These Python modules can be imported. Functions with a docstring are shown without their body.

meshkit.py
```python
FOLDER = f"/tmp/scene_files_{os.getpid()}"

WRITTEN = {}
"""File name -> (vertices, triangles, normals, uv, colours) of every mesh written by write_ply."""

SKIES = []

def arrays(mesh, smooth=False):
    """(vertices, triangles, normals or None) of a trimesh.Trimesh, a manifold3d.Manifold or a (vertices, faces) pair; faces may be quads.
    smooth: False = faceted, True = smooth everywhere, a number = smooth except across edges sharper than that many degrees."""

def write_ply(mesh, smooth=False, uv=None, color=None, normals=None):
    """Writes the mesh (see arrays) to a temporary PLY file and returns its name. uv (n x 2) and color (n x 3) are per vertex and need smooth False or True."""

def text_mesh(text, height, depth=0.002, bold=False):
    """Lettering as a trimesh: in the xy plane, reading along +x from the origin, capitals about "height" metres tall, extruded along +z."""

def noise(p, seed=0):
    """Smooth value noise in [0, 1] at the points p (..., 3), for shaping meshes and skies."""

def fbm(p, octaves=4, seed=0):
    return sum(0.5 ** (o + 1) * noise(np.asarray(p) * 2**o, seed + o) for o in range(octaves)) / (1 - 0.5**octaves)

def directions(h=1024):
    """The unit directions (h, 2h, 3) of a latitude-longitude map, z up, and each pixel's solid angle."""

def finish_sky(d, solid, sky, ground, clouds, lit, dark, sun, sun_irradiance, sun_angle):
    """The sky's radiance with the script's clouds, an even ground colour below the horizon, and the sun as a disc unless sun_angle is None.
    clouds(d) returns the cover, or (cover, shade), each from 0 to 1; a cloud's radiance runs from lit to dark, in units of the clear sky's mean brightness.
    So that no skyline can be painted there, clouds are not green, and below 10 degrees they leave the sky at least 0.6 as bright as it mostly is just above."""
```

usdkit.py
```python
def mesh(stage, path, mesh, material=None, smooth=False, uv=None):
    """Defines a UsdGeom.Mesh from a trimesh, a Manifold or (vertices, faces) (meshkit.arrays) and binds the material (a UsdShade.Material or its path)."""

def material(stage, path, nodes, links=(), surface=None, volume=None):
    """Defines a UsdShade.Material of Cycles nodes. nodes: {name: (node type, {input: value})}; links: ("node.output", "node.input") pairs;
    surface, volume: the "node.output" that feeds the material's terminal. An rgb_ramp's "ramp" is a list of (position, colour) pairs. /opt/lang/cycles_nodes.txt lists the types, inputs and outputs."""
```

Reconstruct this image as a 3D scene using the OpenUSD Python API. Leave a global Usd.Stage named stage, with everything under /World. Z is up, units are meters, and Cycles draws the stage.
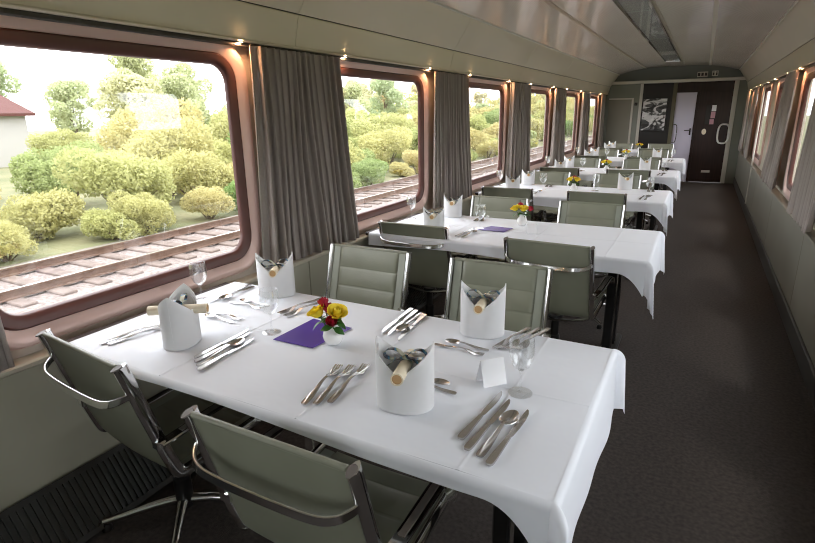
import math, random
import numpy as np
import trimesh
from scipy.spatial import ConvexHull
from shapely.geometry import Polygon, Point
from shapely import affinity
import usdkit, meshkit
from pxr import Usd, UsdGeom, UsdLux, UsdShade, Gf, Sdf

stage = Usd.Stage.CreateInMemory()
UsdGeom.SetStageUpAxis(stage, UsdGeom.Tokens.z)
UsdGeom.SetStageMetersPerUnit(stage, 1.0)
UsdGeom.Xform.Define(stage, '/World')
UsdGeom.Scope.Define(stage, '/World/Looks')
PI = math.pi
rng = np.random.default_rng(7)

# ------------------------------------------------------------------ camera, sky, exposure
EXPOSURE = 2.62
SKY = 1.0
CAM_H = 1.5
yaw, pitch, roll, FPX = math.radians(28.564), math.radians(16.533), math.radians(-0.9066), 530.7
fwd = np.array([-math.sin(yaw) * math.cos(pitch), math.cos(yaw) * math.cos(pitch), -math.sin(pitch)])
rt = np.array([math.cos(yaw), math.sin(yaw), 0.0])
up = np.cross(rt, fwd)
rt, up = math.cos(roll) * rt + math.sin(roll) * up, -math.sin(roll) * rt + math.cos(roll) * up
cam = UsdGeom.Camera.Define(stage, '/World/camera')
cam.AddTransformOp().Set(Gf.Matrix4d(*rt, 0, *up, 0, *(-fwd), 0, 0, 0, CAM_H, 1))
cam.CreateHorizontalApertureAttr(36.0)
cam.CreateVerticalApertureAttr(36.0 * 543 / 815)
cam.CreateFocalLengthAttr(36.0 * FPX / 815)
cam.CreateClippingRangeAttr((0.02, 2000.0))
cam.CreateExposureAttr(EXPOSURE)

def look(name, nodes, links=(), surface='p.BSDF', volume=None):
    return usdkit.material(stage, '/World/Looks/' + name, nodes, links, surface=surface, volume=volume)

# overcast sky: physical sky under a thin white cloud sheet broken by noise
sky_mat = look('sky', {
    'tc': ('texture_coordinate', {}),
    'sky': ('sky_texture', {'sky_type': 'hosek_wilkie', 'sun_direction': (-0.45, -0.35, 0.82), 'turbidity': 4.0, 'ground_albedo': 0.3}),
    'map': ('mapping', {'scale': (1.0, 1.0, 3.0)}),
    'n': ('noise_texture', {'scale': 2.2, 'detail': 5.0, 'roughness': 0.55}),
    'r': ('rgb_ramp', {'ramp': [(0.30, (0.80, 0.80, 0.80)), (0.75, (1.0, 1.0, 1.0))]}),
    'mx': ('mix_color', {'b': (1.0 * SKY, 1.02 * SKY, 1.06 * SKY)}),
    'bg': ('background_shader', {'strength': 1.0}),
}, [('tc.generated', 'map.vector'), ('map.vector', 'n.vector'), ('n.fac', 'r.fac'), ('r.color', 'mx.fac'), ('sky.color', 'mx.a'), ('mx.result', 'bg.color')], surface='bg.background')
dome = UsdLux.DomeLight.Define(stage, '/World/sky_dome')
dome.CreateIntensityAttr(1.0)
UsdShade.MaterialBindingAPI.Apply(dome.GetPrim()).Bind(sky_mat)
# a weak veiled sun on the left-hand side of the train
sun = UsdLux.DistantLight.Define(stage, '/World/veiled_sun')
sun.CreateAngleAttr(8.0); sun.CreateIntensityAttr(2.4); sun.CreateColorAttr(Gf.Vec3f(1.0, 0.93, 0.82))
def aim(prim, d):
    z = -np.array(d, float) / np.linalg.norm(d); x = np.cross([0, 0, 1.0], z); x /= np.linalg.norm(x); y = np.cross(z, x)
    prim.AddTransformOp().Set(Gf.Matrix4d(*x, 0, *y, 0, *z, 0, 0, 0, 0, 1))
aim(sun, (-0.35, 0.35, -0.87))

# ------------------------------------------------------------------ prim helpers
_used = {}
def numbered(parent, name):
    k = (parent, name)
    n = _used.get(k, 0); _used[k] = n + 1
    return f'{parent}/{name}' if n == 0 else f'{parent}/{name}_{n:03d}'
def pth(parent):
    return '/World' if parent is None else (parent if isinstance(parent, str) else str(parent.GetPath()))
def tag(p, label=None, cat=None, group=None, kind=None):
    for k, v in (('label', label), ('category', cat), ('group', group), ('kind', kind)):
        if v: p.SetCustomDataByKey(k, v)
    return p
def thing(name, label=None, cat=None, loc=(0, 0, 0), rot=0.0, group=None, kind=None):
    x = UsdGeom.Xform.Define(stage, numbered('/World', name))
    x.AddTranslateOp().Set(Gf.Vec3d(*map(float, loc))); x.AddRotateZOp().Set(float(math.degrees(rot)))
    return tag(x.GetPrim(), label, cat, group, kind)
def obj(name, mesh, m, parent=None, smooth=False, label=None, cat=None, group=None, kind=None):
    p = usdkit.mesh(stage, numbered(pth(parent), name), mesh, m, smooth=smooth).GetPrim()
    return tag(p, label, cat, group, kind)
def holder(name, parent):
    return UsdGeom.Xform.Define(stage, numbered(pth(parent), name)).GetPrim()
def dup(src, loc, rot=0.0, label=None, cat=None, group=None, name=None, scale=None):
    base = name or src.GetName().rstrip('0123456789').rstrip('_')
    x = UsdGeom.Xform.Define(stage, numbered('/World', base))
    p = x.GetPrim()
    p.GetReferences().AddInternalReference(src.GetPath())
    p.GetAttribute('xformOp:translate').Set(Gf.Vec3d(*map(float, loc)))
    p.GetAttribute('xformOp:rotateZ').Set(float(math.degrees(rot)))
    if scale: x.AddScaleOp().Set(Gf.Vec3f(*scale) if np.ndim(scale) else Gf.Vec3f(scale, scale, scale))
    tag(p, label, cat, group)
    p.SetInstanceable(True)
    return p

# ------------------------------------------------------------------ mesh helpers
def cat_(*ms):
    ms = [m for m in ms if m is not None]
    return trimesh.util.concatenate([m if isinstance(m, trimesh.Trimesh) else trimesh.Trimesh(m[0], m[1], process=False) for m in ms])
def tri(v, f):
    f = np.asarray(f)
    if f.shape[1] == 4: f = np.vstack([f[:, [0, 1, 2]], f[:, [0, 2, 3]]])
    return trimesh.Trimesh(np.asarray(v, float), f, process=False)
def move(m, d=(0, 0, 0), rz=0.0, rx=0.0, ry=0.0, s=None):
    m = m.copy()
    if s is not None: m.apply_scale(s)
    for a, ax in ((rx, [1, 0, 0]), (ry, [0, 1, 0]), (rz, [0, 0, 1])):
        if a: m.apply_transform(trimesh.transformations.rotation_matrix(a, ax))
    m.apply_translation(d)
    return m
def rbox(lo, hi, r=0.004):
    lo, hi = np.array(lo, float), np.array(hi, float)
    c, h = (lo + hi) / 2, np.abs(hi - lo) / 2
    r = min(r, h.min() * 0.9)
    P = []
    for sx in (-1, 1):
        for sy in (-1, 1):
            for sz in (-1, 1):
                s = np.array([sx, sy, sz])
                for k in range(3):
                    q = h - r; q = q.copy(); q[k] = h[k]
                    P.append(c + s * q)
    P = np.array(P); hull = ConvexHull(P)
    m = trimesh.Trimesh(P, hull.simplices, process=False); m.fix_normals()
    return m
def box(lo, hi):
    lo, hi = np.minimum(lo, hi), np.maximum(lo, hi)
    m = trimesh.creation.box(np.subtract(hi, lo)); m.apply_translation(np.add(lo, hi) / 2.0); return m
def loft(rings, close=True, caps=True):
    rings = [np.asarray(r, float) for r in rings]
    n = len(rings[0]); V = np.vstack(rings); F = []
    for i in range(len(rings) - 1):
        for j in range(n if close else n - 1):
            k = (j + 1) % n
            F.append([i * n + j, i * n + k, (i + 1) * n + k, (i + 1) * n + j])
    m = tri(V, F)
    if caps and close:
        ex = []
        for i, flip in ((0, True), (len(rings) - 1, False)):
            c = rings[i].mean(0)
            v = np.vstack([rings[i], c]); f = [[j, (j + 1) % n, n] for j in range(n)]
            if flip: f = [x[::-1] for x in f]
            ex.append(trimesh.Trimesh(v, f, process=False))
        m = cat_(m, *ex)
    return m
def frames(P, hint=(0, 0, 1)):
    P = np.asarray(P, float); t = np.gradient(P, axis=0); t /= np.linalg.norm(t, axis=1, keepdims=True) + 1e-12
    h = np.array(hint, float); a = []
    for k in range(len(P)):
        x = np.cross(t[k], h)
        if np.linalg.norm(x) < 1e-3: x = np.cross(t[k], [0.0, 1.0, 0.1]) if k == 0 else a[-1]
        a.append(x / np.linalg.norm(x))
    a = np.array(a); b = np.cross(a, t)
    return t, a, b
def tube(P, r, n=8, hint=(0, 0, 1), caps=True):
    P = np.asarray(P, float); _, a, b = frames(P, hint); r = np.broadcast_to(r, (len(P),)); ang = np.arange(n) * 2 * PI / n
    return loft([P[i] + r[i] * (np.cos(ang)[:, None] * a[i] + np.sin(ang)[:, None] * b[i]) for i in range(len(P))], caps=caps)
def sweep(P, section, wdir, scale=None):
    """section: (n,2) in (width, thickness) - width along the fixed direction wdir."""
    P = np.asarray(P, float); t = np.gradient(P, axis=0); t /= np.linalg.norm(t, axis=1, keepdims=True)
    w = np.array(wdir, float); w /= np.linalg.norm(w)
    nn = np.cross(w, t); nn /= np.linalg.norm(nn, axis=1, keepdims=True)
    sc = np.ones((len(P), 2)) if scale is None else np.asarray(scale)
    return loft([P[i] + section[:, :1] * sc[i, 0] * w + section[:, 1:] * sc[i, 1] * nn[i] for i in range(len(P))])
def barsec(w, t, b=None):
    b = min(w, t) * 0.3 if b is None else b; x, y = w / 2, t / 2
    return np.array([[-x + b, -y], [x - b, -y], [x, -y + b], [x, y - b], [x - b, y], [-x + b, y], [-x, y - b], [-x, -y + b]])
def smooth_path(P, n=40, rounds=3):
    """Chaikin corner cutting then resampling."""
    P = np.asarray(P, float)
    for _ in range(rounds):
        Q = [P[0]]
        for i in range(len(P) - 1):
            Q += [P[i] * 0.75 + P[i + 1] * 0.25, P[i] * 0.25 + P[i + 1] * 0.75]
        P = np.array(Q + [P[-1]])
    s = np.r_[0, np.cumsum(np.linalg.norm(np.diff(P, axis=0), axis=1))]
    u = np.linspace(0, s[-1], n)
    return np.stack([np.interp(u, s, P[:, k]) for k in range(P.shape[1])], 1)
def lathe(prof, n=32):
    prof = np.asarray(prof, float); ang = np.arange(n) * 2 * PI / n
    rings = [np.stack([r * np.cos(ang), r * np.sin(ang), np.full(n, z)], 1) for r, z in prof]
    return loft(rings, caps=False)
def grid(fn, us, vs):
    U, V = np.meshgrid(us, vs, indexing='ij'); P = fn(U, V); nu, nv = U.shape
    i, j = np.meshgrid(np.arange(nu - 1), np.arange(nv - 1), indexing='ij'); q = i * nv + j
    F = np.stack([q, q + nv, q + nv + 1, q + 1], -1).reshape(-1, 4)
    return tri(P.reshape(-1, 3), F)
def shell(fn, us, vs, t):
    """grid with thickness t along its normals, closed at the rim."""
    U, V = np.meshgrid(us, vs, indexing='ij'); P = fn(U, V); nu, nv = U.shape
    du, dv = np.gradient(P, axis=0), np.gradient(P, axis=1); n = np.cross(du, dv); n /= np.linalg.norm(n, axis=2, keepdims=True) + 1e-12
    Q = P - n * t
    i, j = np.meshgrid(np.arange(nu - 1), np.arange(nv - 1), indexing='ij'); q = (i * nv + j).ravel(); N = nu * nv
    F = [np.stack([q, q + nv, q + nv + 1, q + 1], -1), np.stack([q + N, q + 1 + N, q + nv + 1 + N, q + nv + N], -1)]
    rim = np.r_[np.arange(nv - 1), np.arange(nu - 1) * nv + nv - 1, (nu - 1) * nv + np.arange(nv - 1, 0, -1), np.arange(nu - 1, 0, -1) * nv]
    r2 = np.roll(rim, -1); F.append(np.stack([rim, r2, r2 + N, rim + N], -1))
    return tri(np.vstack([P.reshape(-1, 3), Q.reshape(-1, 3)]), np.vstack(F))
def extr(poly, h, z=0.0):
    parts = [trimesh.creation.extrude_polygon(g, h, engine='earcut') for g in getattr(poly, 'geoms', [poly])]
    return move(cat_(*parts), (0, 0, z))
def rrect(hw, hh, r, n=6):
    P = []
    for cx, cy, a0 in ((hw - r, hh - r, 0), (-hw + r, hh - r, PI / 2), (-hw + r, -hh + r, PI), (hw - r, -hh + r, 1.5 * PI)):
        for k in range(n + 1):
            a = a0 + PI / 2 * k / n; P.append([cx + r * math.cos(a), cy + r * math.sin(a)])
    return np.array(P)

# ------------------------------------------------------------------ materials
def plain(name, col, rough=0.5, metal=0.0, **kw):
    return look(name, {'p': ('principled_bsdf', {'base_color': col, 'roughness': rough, 'metallic': metal, **kw})})
def mottled(name, c1, c2, scale=8.0, rough=0.5, bump=0.0, bscale=None, metal=0.0, detail=4.0, stretch=(1, 1, 1), dist=0.01, **kw):
    nodes = {'g': ('texture_coordinate', {}), 'm': ('mapping', {'scale': stretch}), 'n': ('noise_texture', {'scale': scale, 'detail': detail}),
             'r': ('rgb_ramp', {'ramp': [(0.3, c1), (0.7, c2)]}), 'p': ('principled_bsdf', {'roughness': rough, 'metallic': metal, **kw})}
    links = [('g.object', 'm.vector'), ('m.vector', 'n.vector'), ('n.fac', 'r.fac'), ('r.color', 'p.base_color')]
    if bump:
        nodes['n2'] = ('noise_texture', {'scale': bscale or scale * 4, 'detail': 3.0}); nodes['b'] = ('bump', {'strength': bump, 'distance': dist})
        links += [('m.vector', 'n2.vector'), ('n2.fac', 'b.height'), ('b.normal', 'p.normal')]
    return look(name, nodes, links)
M = {}
M['carpet'] = mottled('carpet', (0.036, 0.030, 0.027), (0.072, 0.060, 0.054), 60.0, 0.95, 0.6, 350.0, dist=0.004)
M['cove'] = mottled('cove_paint', (0.66, 0.605, 0.48), (0.70, 0.64, 0.51), 1.5, 0.28)
M['ceil'] = look('ceiling_paint', {'g': ('texture_coordinate', {}), 'w': ('wave_texture', {'scale': 14.0, 'bands_direction': 'y', 'distortion': 0.0}),
    'n': ('noise_texture', {'scale': 1.2}), 'r': ('rgb_ramp', {'ramp': [(0.3, (0.64, 0.60, 0.54)), (0.7, (0.68, 0.64, 0.575))]}),
    'b': ('bump', {'strength': 0.10, 'distance': 0.004}), 'p': ('principled_bsdf', {'roughness': 0.14})},
    [('g.object', 'w.vector'), ('g.object', 'n.vector'), ('n.fac', 'r.fac'), ('r.color', 'p.base_color'), ('w.fac', 'b.height'), ('b.normal', 'p.normal')])
M['groove'] = plain('ceiling_groove', (0.30, 0.24, 0.15), 0.35)
M['frame'] = mottled('anodised_frame', (0.70, 0.50, 0.45), (0.76, 0.56, 0.51), 3.0, 0.35, metal=0.2)
M['gasket'] = plain('rubber_gasket', (0.105, 0.038, 0.030), 0.4)
M['darkmetal'] = plain('dark_rail', (0.05, 0.045, 0.04), 0.5)
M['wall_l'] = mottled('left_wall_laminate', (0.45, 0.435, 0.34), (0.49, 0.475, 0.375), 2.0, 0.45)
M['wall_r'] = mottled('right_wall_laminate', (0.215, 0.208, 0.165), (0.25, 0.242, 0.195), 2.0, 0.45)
M['ledge'] = plain('sill_laminate', (0.62, 0.57, 0.46), 0.35)
M['pillar'] = plain('pillar_panel', (0.55, 0.47, 0.40), 0.4)
M['skirt'] = plain('skirting_rubber', (0.055, 0.052, 0.048), 0.55)
M['grille'] = plain('heater_grille_metal', (0.030, 0.029, 0.026), 0.45, 0.2)
M['endgreen'] = mottled('end_wall_panel', (0.20, 0.215, 0.18), (0.23, 0.245, 0.21), 2.0, 0.4)
M['header'] = plain('header_panel', (0.125, 0.14, 0.13), 0.4)
M['endlight'] = plain('light_trim', (0.62, 0.60, 0.54), 0.4)
M['wood'] = mottled('dark_wood', (0.015, 0.008, 0.007), (0.032, 0.015, 0.012), 5.0, 0.3, stretch=(6, 6, 0.6))
M['black'] = plain('black_laminate', (0.016, 0.014, 0.013), 0.35)
M['lilac'] = plain('lilac_door_paint', (0.58, 0.55, 0.66), 0.4)
M['white'] = plain('white_plastic', (0.75, 0.75, 0.72), 0.35)
M['chrome'] = plain('chrome', (0.80, 0.80, 0.80), 0.10, 1.0)
M['steel'] = look('silver_cutlery', {'p': ('principled_bsdf', {'base_color': (0.60, 0.58, 0.57), 'metallic': 1.0, 'roughness': 0.2})})
M['capgrey'] = plain('arm_pad', (0.16, 0.14, 0.125), 0.5)
M['blackmetal'] = plain('black_metal', (0.012, 0.012, 0.012), 0.35)
def leatherish(name, c1, c2):
    return look(name, {'g': ('texture_coordinate', {}), 'n': ('noise_texture', {'scale': 5.0, 'detail': 3.0}), 'v': ('voronoi_texture', {'scale': 420.0}),
        'r': ('rgb_ramp', {'ramp': [(0.3, c1), (0.7, c2)]}), 'b': ('bump', {'strength': 0.25, 'distance': 0.001}), 'p': ('principled_bsdf', {'roughness': 0.42})},
        [('g.object', 'n.vector'), ('g.object', 'v.vector'), ('n.fac', 'r.fac'), ('r.color', 'p.base_color'), ('v.distance', 'b.height'), ('b.normal', 'p.normal')])
M['leather'] = leatherish('sage_leather', (0.205, 0.212, 0.155), (0.245, 0.252, 0.19))
M['piping'] = leatherish('sage_piping', (0.28, 0.30, 0.245), (0.32, 0.34, 0.28))
M['cloth'] = look('white_tablecloth', {'g': ('texture_coordinate', {}), 'n': ('noise_texture', {'scale': 9.0, 'detail': 3.0}), 'w': ('noise_texture', {'scale': 900.0}),
    'b1': ('bump', {'strength': 0.10, 'distance': 0.02}), 'b2': ('bump', {'strength': 0.10, 'distance': 0.001}),
    'p': ('principled_bsdf', {'base_color': (0.77, 0.795, 0.85), 'roughness': 0.85, 'sheen_weight': 0.15})},
    [('g.object', 'n.vector'), ('g.object', 'w.vector'), ('n.fac', 'b1.height'), ('w.fac', 'b2.height'), ('b1.normal', 'b2.normal'), ('b2.normal', 'p.normal')])
M['napkin'] = look('white_napkin', {'p': ('principled_bsdf', {'base_color': (0.84, 0.84, 0.85), 'roughness': 0.85}), 't': ('translucent_bsdf', {'color': (0.8, 0.8, 0.8)}), 'm': ('mix_closure', {'fac': 0.3})},
    [('p.BSDF', 'm.closure1'), ('t.BSDF', 'm.closure2')], surface='m.closure')
M['paper'] = plain('cream_paper', (0.82, 0.73, 0.56), 0.7)
M['paperwhite'] = plain('white_card', (0.82, 0.82, 0.84), 0.6)
M['tan'] = plain('rolled_core', (0.55, 0.34, 0.16), 0.8)
M['ribbon'] = look('striped_ribbon', {'g': ('texture_coordinate', {}), 'm': ('mapping', {'rotation': (0.5, 0.7, 0.3)}), 'w': ('wave_texture', {'scale': 11.0, 'bands_direction': 'x', 'distortion': 3.0, 'detail': 1.0}),
    'r': ('rgb_ramp', {'ramp': [(0.0, (0.01, 0.012, 0.02)), (0.45, (0.012, 0.02, 0.04)), (0.52, (0.02, 0.12, 0.26)), (0.76, (0.05, 0.22, 0.34)), (0.84, (0.40, 0.42, 0.20)), (1.0, (0.60, 0.60, 0.50))]}),
    'p': ('principled_bsdf', {'roughness': 0.4})}, [('g.object', 'm.vector'), ('m.vector', 'w.vector'), ('w.fac', 'r.fac'), ('r.color', 'p.base_color')])
M['purple'] = plain('purple_card', (0.055, 0.012, 0.26), 0.45)
M['porcelain'] = plain('white_porcelain', (0.85, 0.85, 0.84), 0.15)
M['yellow'] = plain('yellow_petal', (0.95, 0.74, 0.04), 0.6)
M['red'] = plain('red_petal', (0.42, 0.008, 0.03), 0.55)
M['leaf'] = plain('rose_leaf', (0.03, 0.12, 0.015), 0.45)
M['glass'] = look('clear_glass', {'lw': ('layer_weight', {'blend': 0.5}), 'pw': ('math', {'math_type': 'power', 'value2': 3.5}), 'f': ('math', {'math_type': 'multiply_add', 'value2': 0.85, 'value3': 0.085, 'use_clamp': True}), 't': ('transparent_bsdf', {'color': (0.985, 0.988, 0.988)}), 'g': ('glossy_bsdf', {'color': (1, 1, 1), 'roughness': 0.02}), 'm': ('mix_closure', {})},
    [('lw.facing', 'pw.value1'), ('pw.value', 'f.value1'), ('f.value', 'm.fac'), ('t.BSDF', 'm.closure1'), ('g.BSDF', 'm.closure2')], surface='m.closure')
M['pane'] = look('window_pane', {'lw': ('layer_weight', {'blend': 0.5}), 'pw': ('math', {'math_type': 'power', 'value2': 4.0}), 'mul': ('math', {'math_type': 'multiply_add', 'value2': 0.85, 'value3': 0.085, 'use_clamp': True}), 't': ('transparent_bsdf', {'color': (0.97, 0.98, 0.97)}), 'g': ('glossy_bsdf', {'color': (1, 1, 1), 'roughness': 0.0}), 'm': ('mix_closure', {})},
    [('lw.facing', 'pw.value1'), ('pw.value', 'mul.value1'), ('mul.value', 'm.fac'), ('t.BSDF', 'm.closure1'), ('g.BSDF', 'm.closure2')], surface='m.closure')
M['curtain'] = look('grey_curtain', {'g': ('texture_coordinate', {}), 'n': ('noise_texture', {'scale': 300.0}), 'r': ('rgb_ramp', {'ramp': [(0.3, (0.40, 0.35, 0.315)), (0.7, (0.48, 0.425, 0.385))]}),
    'p': ('principled_bsdf', {'roughness': 0.8, 'sheen_weight': 0.2}), 't': ('translucent_bsdf', {'color': (0.42, 0.38, 0.35)}), 'm': ('mix_closure', {'fac': 0.25})},
    [('g.object', 'n.vector'), ('n.fac', 'r.fac'), ('r.color', 'p.base_color'), ('p.BSDF', 'm.closure1'), ('t.BSDF', 'm.closure2')], surface='m.closure')
M['diffuser'] = look('prismatic_diffuser', {'g': ('texture_coordinate', {}), 'v': ('voronoi_texture', {'scale': 45.0}), 'b': ('bump', {'strength': 0.6, 'distance': 0.01}),
    'p': ('principled_bsdf', {'base_color': (0.30, 0.33, 0.31), 'roughness': 0.12, 'coat_weight': 0.6})}, [('g.object', 'v.vector'), ('v.distance', 'b.height'), ('b.normal', 'p.normal')])
M['bulb'] = look('spot_bulb', {'e': ('emission', {'color': (1.0, 0.62, 0.34), 'strength': 22.0})}, surface='e.emission')

# ------------------------------------------------------------------ the carriage shell
XL, XR = -2.01, 0.735
XC = (XL + XR) / 2
YB, YE = -1.36, 13.05           # wall behind the camera, far end wall
P = 2.018                      # window and table pitch
WY0, WY1, WZ0, WZ1 = 0.82, 1.954, 0.842, 1.735
def mir(m):
    m = m.copy(); m.vertices[:, 0] = 2 * XC - m.vertices[:, 0]; m.invert(); return m

obj('floor', box((-2.3, YB, -0.06), (1.05, YE + 2.5, 0.0)), M['carpet'], kind='structure')

# left and right walls: lower panels per bay, pillars between windows, bands above and below
BAYS = range(-1, 6)
def build_wall(side):
    f = (lambda m: m) if side == 'left' else mir
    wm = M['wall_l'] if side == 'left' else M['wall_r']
    w = thing('wall_' + side, kind='structure')
    for k in BAYS:
        a = WY0 + k * P - (P - (WY1 - WY0)) / 2; b = a + P
        if k == -1: a = YB
        if k == 5: b = YE
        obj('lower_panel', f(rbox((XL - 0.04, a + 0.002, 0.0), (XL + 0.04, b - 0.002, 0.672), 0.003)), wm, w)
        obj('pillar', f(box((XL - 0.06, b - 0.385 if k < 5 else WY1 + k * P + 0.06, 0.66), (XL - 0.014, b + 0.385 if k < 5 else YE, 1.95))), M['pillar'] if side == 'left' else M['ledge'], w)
        obj('lower_band', f(box((XL - 0.06, WY0 + k * P - 0.06, 0.66), (XL - 0.014, WY1 + k * P + 0.06, 0.775))), M['pillar'], w)
        obj('upper_band', f(box((XL - 0.10, WY0 + k * P - 0.06, 1.79), (XL - 0.014, WY1 + k * P + 0.06, 1.95))), M['darkmetal'], w)
    if side == 'right':
        obj('joint_strip', f(rbox((XL + 0.036, 9.35, 0.02), (XL + 0.052, 9.43, 1.80), 0.004)), M['endlight'], w)
    t = thing('trim', kind='structure')
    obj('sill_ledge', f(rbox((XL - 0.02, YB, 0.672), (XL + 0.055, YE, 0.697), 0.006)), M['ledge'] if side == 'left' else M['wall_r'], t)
    return w
build_wall('left'); build_wall('right')
obj('baseboard_right', mir(rbox((XL + 0.03, YB, 0.0), (XL + 0.056, YE, 0.135), 0.006)), M['skirt'], kind='structure')

def window(k, side):
    f = (lambda m: m) if side == 'left' else mir
    cy, cz = (WY0 + WY1) / 2 + k * P, (WZ0 + WZ1) / 2
    hw, hh, r0 = (WY1 - WY0) / 2, (WZ1 - WZ0) / 2, 0.085
    def ring(off, d, n=10):
        q = rrect(hw + off, hh + off, r0 + off * 0.75, n)
        return np.stack([np.full(len(q), XL + d), cy + q[:, 0], cz + q[:, 1]], 1)
    n = 1 + (k + 1) + (7 if side == 'right' else 0)
    w = UsdGeom.Xform.Define(stage, f'/World/window_{n}').GetPrim(); tag(w, kind='structure')
    obj('frame', f(loft([ring(0.112, -0.02), ring(0.112, 0.004), ring(0.104, 0.012), ring(0.088, 0.013), ring(0.074, 0.006), ring(0.060, 0.000), ring(0.050, -0.006), ring(0.046, -0.03)], caps=False)), M['frame'], w, smooth=35)
    obj('gasket', f(loft([ring(0.050, -0.028), ring(0.050, -0.008), ring(0.042, 0.000), ring(0.020, -0.003), ring(0.004, -0.012), ring(0.0, -0.020), ring(-0.002, -0.034)], caps=False)), M['gasket'], w, smooth=35)
    q = ring(0.012, -0.026); c = q.mean(0)
    m = trimesh.Trimesh(np.vstack([q, c]), [[j, (j + 1) % len(q), len(q)] for j in range(len(q))], process=False)
    obj('pane', f(m), M['pane'], w)
for side in ('left', 'right'):
    for k in BAYS: window(k, side)

# ceiling: longitudinal panels, mirrored about the car's axis
ceil = thing('ceiling', kind='structure')
prof = [(-1.965, 1.84), (-1.925, 2.004), (-1.765, 2.245), (-1.245, 2.355), (-0.765, 2.372)]
def strip_panel(a, b, y0, y1, t=0.02, gap=0.0008):
    a, b = np.array(a), np.array(b); d = (b - a) / np.linalg.norm(b - a); n = np.array([-d[1], d[0]])
    if n[1] < 0: n = -n
    a, b = a + d * gap, b - d * gap
    q = [a + d * 0.004, b - d * 0.004, b + n * 0.006, b + n * t, a + n * t, a + n * 0.006]
    R = [np.array([[x, y, z] for x, z in q]) for y in (y0 + 0.0015, y1 - 0.0015)]
    m = loft(R); m.fix_normals(); return m
JY = [YB] + [WY0 - (P - (WY1 - WY0)) / 2 + k * P for k in range(0, 6)] + [YE]
for i in range(len(JY) - 1):
    y0, y1 = JY[i], JY[i + 1]
    for f in (lambda m: m, mir):
        obj('cove_panel', f(strip_panel(prof[0], prof[1], y0, y1)), M['cove'], ceil)
        obj('cove_panel', f(strip_panel(prof[1], prof[2], y0, y1)), M['cove'], ceil)
def curved_sheet(a, b, sag, y0, y1):
    a, b = np.array(a), np.array(b); ts = np.linspace(0, 1, 9)
    q = a[None] * (1 - ts[:, None]) + b[None] * ts[:, None]; q[:, 1] += sag * np.sin(ts * PI)
    q = np.vstack([q, (q + [0, 0.02])[::-1]])
    m = loft([np.array([[x, y, z] for x, z in q]) for y in (y0, y1)]); m.fix_normals(); return m
for f in (lambda m: m, mir):
    obj('ceiling_panel', f(curved_sheet((-1.760, 2.247), (-1.262, 2.353), 0.012, YB, YE)), M['ceil'], ceil, smooth=30)
    obj('ceiling_panel', f(curved_sheet((-1.228, 2.358), (-0.775, 2.374), 0.004, YB, YE)), M['ceil'], ceil, smooth=30)
    obj('groove_strip', f(box((-1.270, YB, 2.354), (-1.222, YE, 2.375))), M['groove'] if f is not mir else M['endlight'], ceil)
    obj('trim_strip', f(rbox((-1.768, YB, 2.236), (-1.752, YE, 2.252), 0.003)), M['endlight'], ceil)
    obj('cove_lip', f(rbox((-2.02, YB, 1.838), (-1.953, YE, 1.852), 0.005)), M['cove'], ceil)
# roof skin above, so that no daylight comes in past the panels
roof = [(-2.112, 1.80), (-2.112, 2.25), (-1.6, 2.45), (XC, 2.50)]
roof = roof + [(2 * XC - x, z) for x, z in roof[-2::-1]]
rq = roof + [(x * 1.0 + (0.03 if x > XC else -0.03 if x < XC else 0), z + 0.04) for x, z in roof[::-1]]
obj('roof_skin', loft([np.array([[x, y, z] for x, z in rq]) for y in (YB - 0.05, YE + 2.5)]), M['darkmetal'], ceil)

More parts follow.
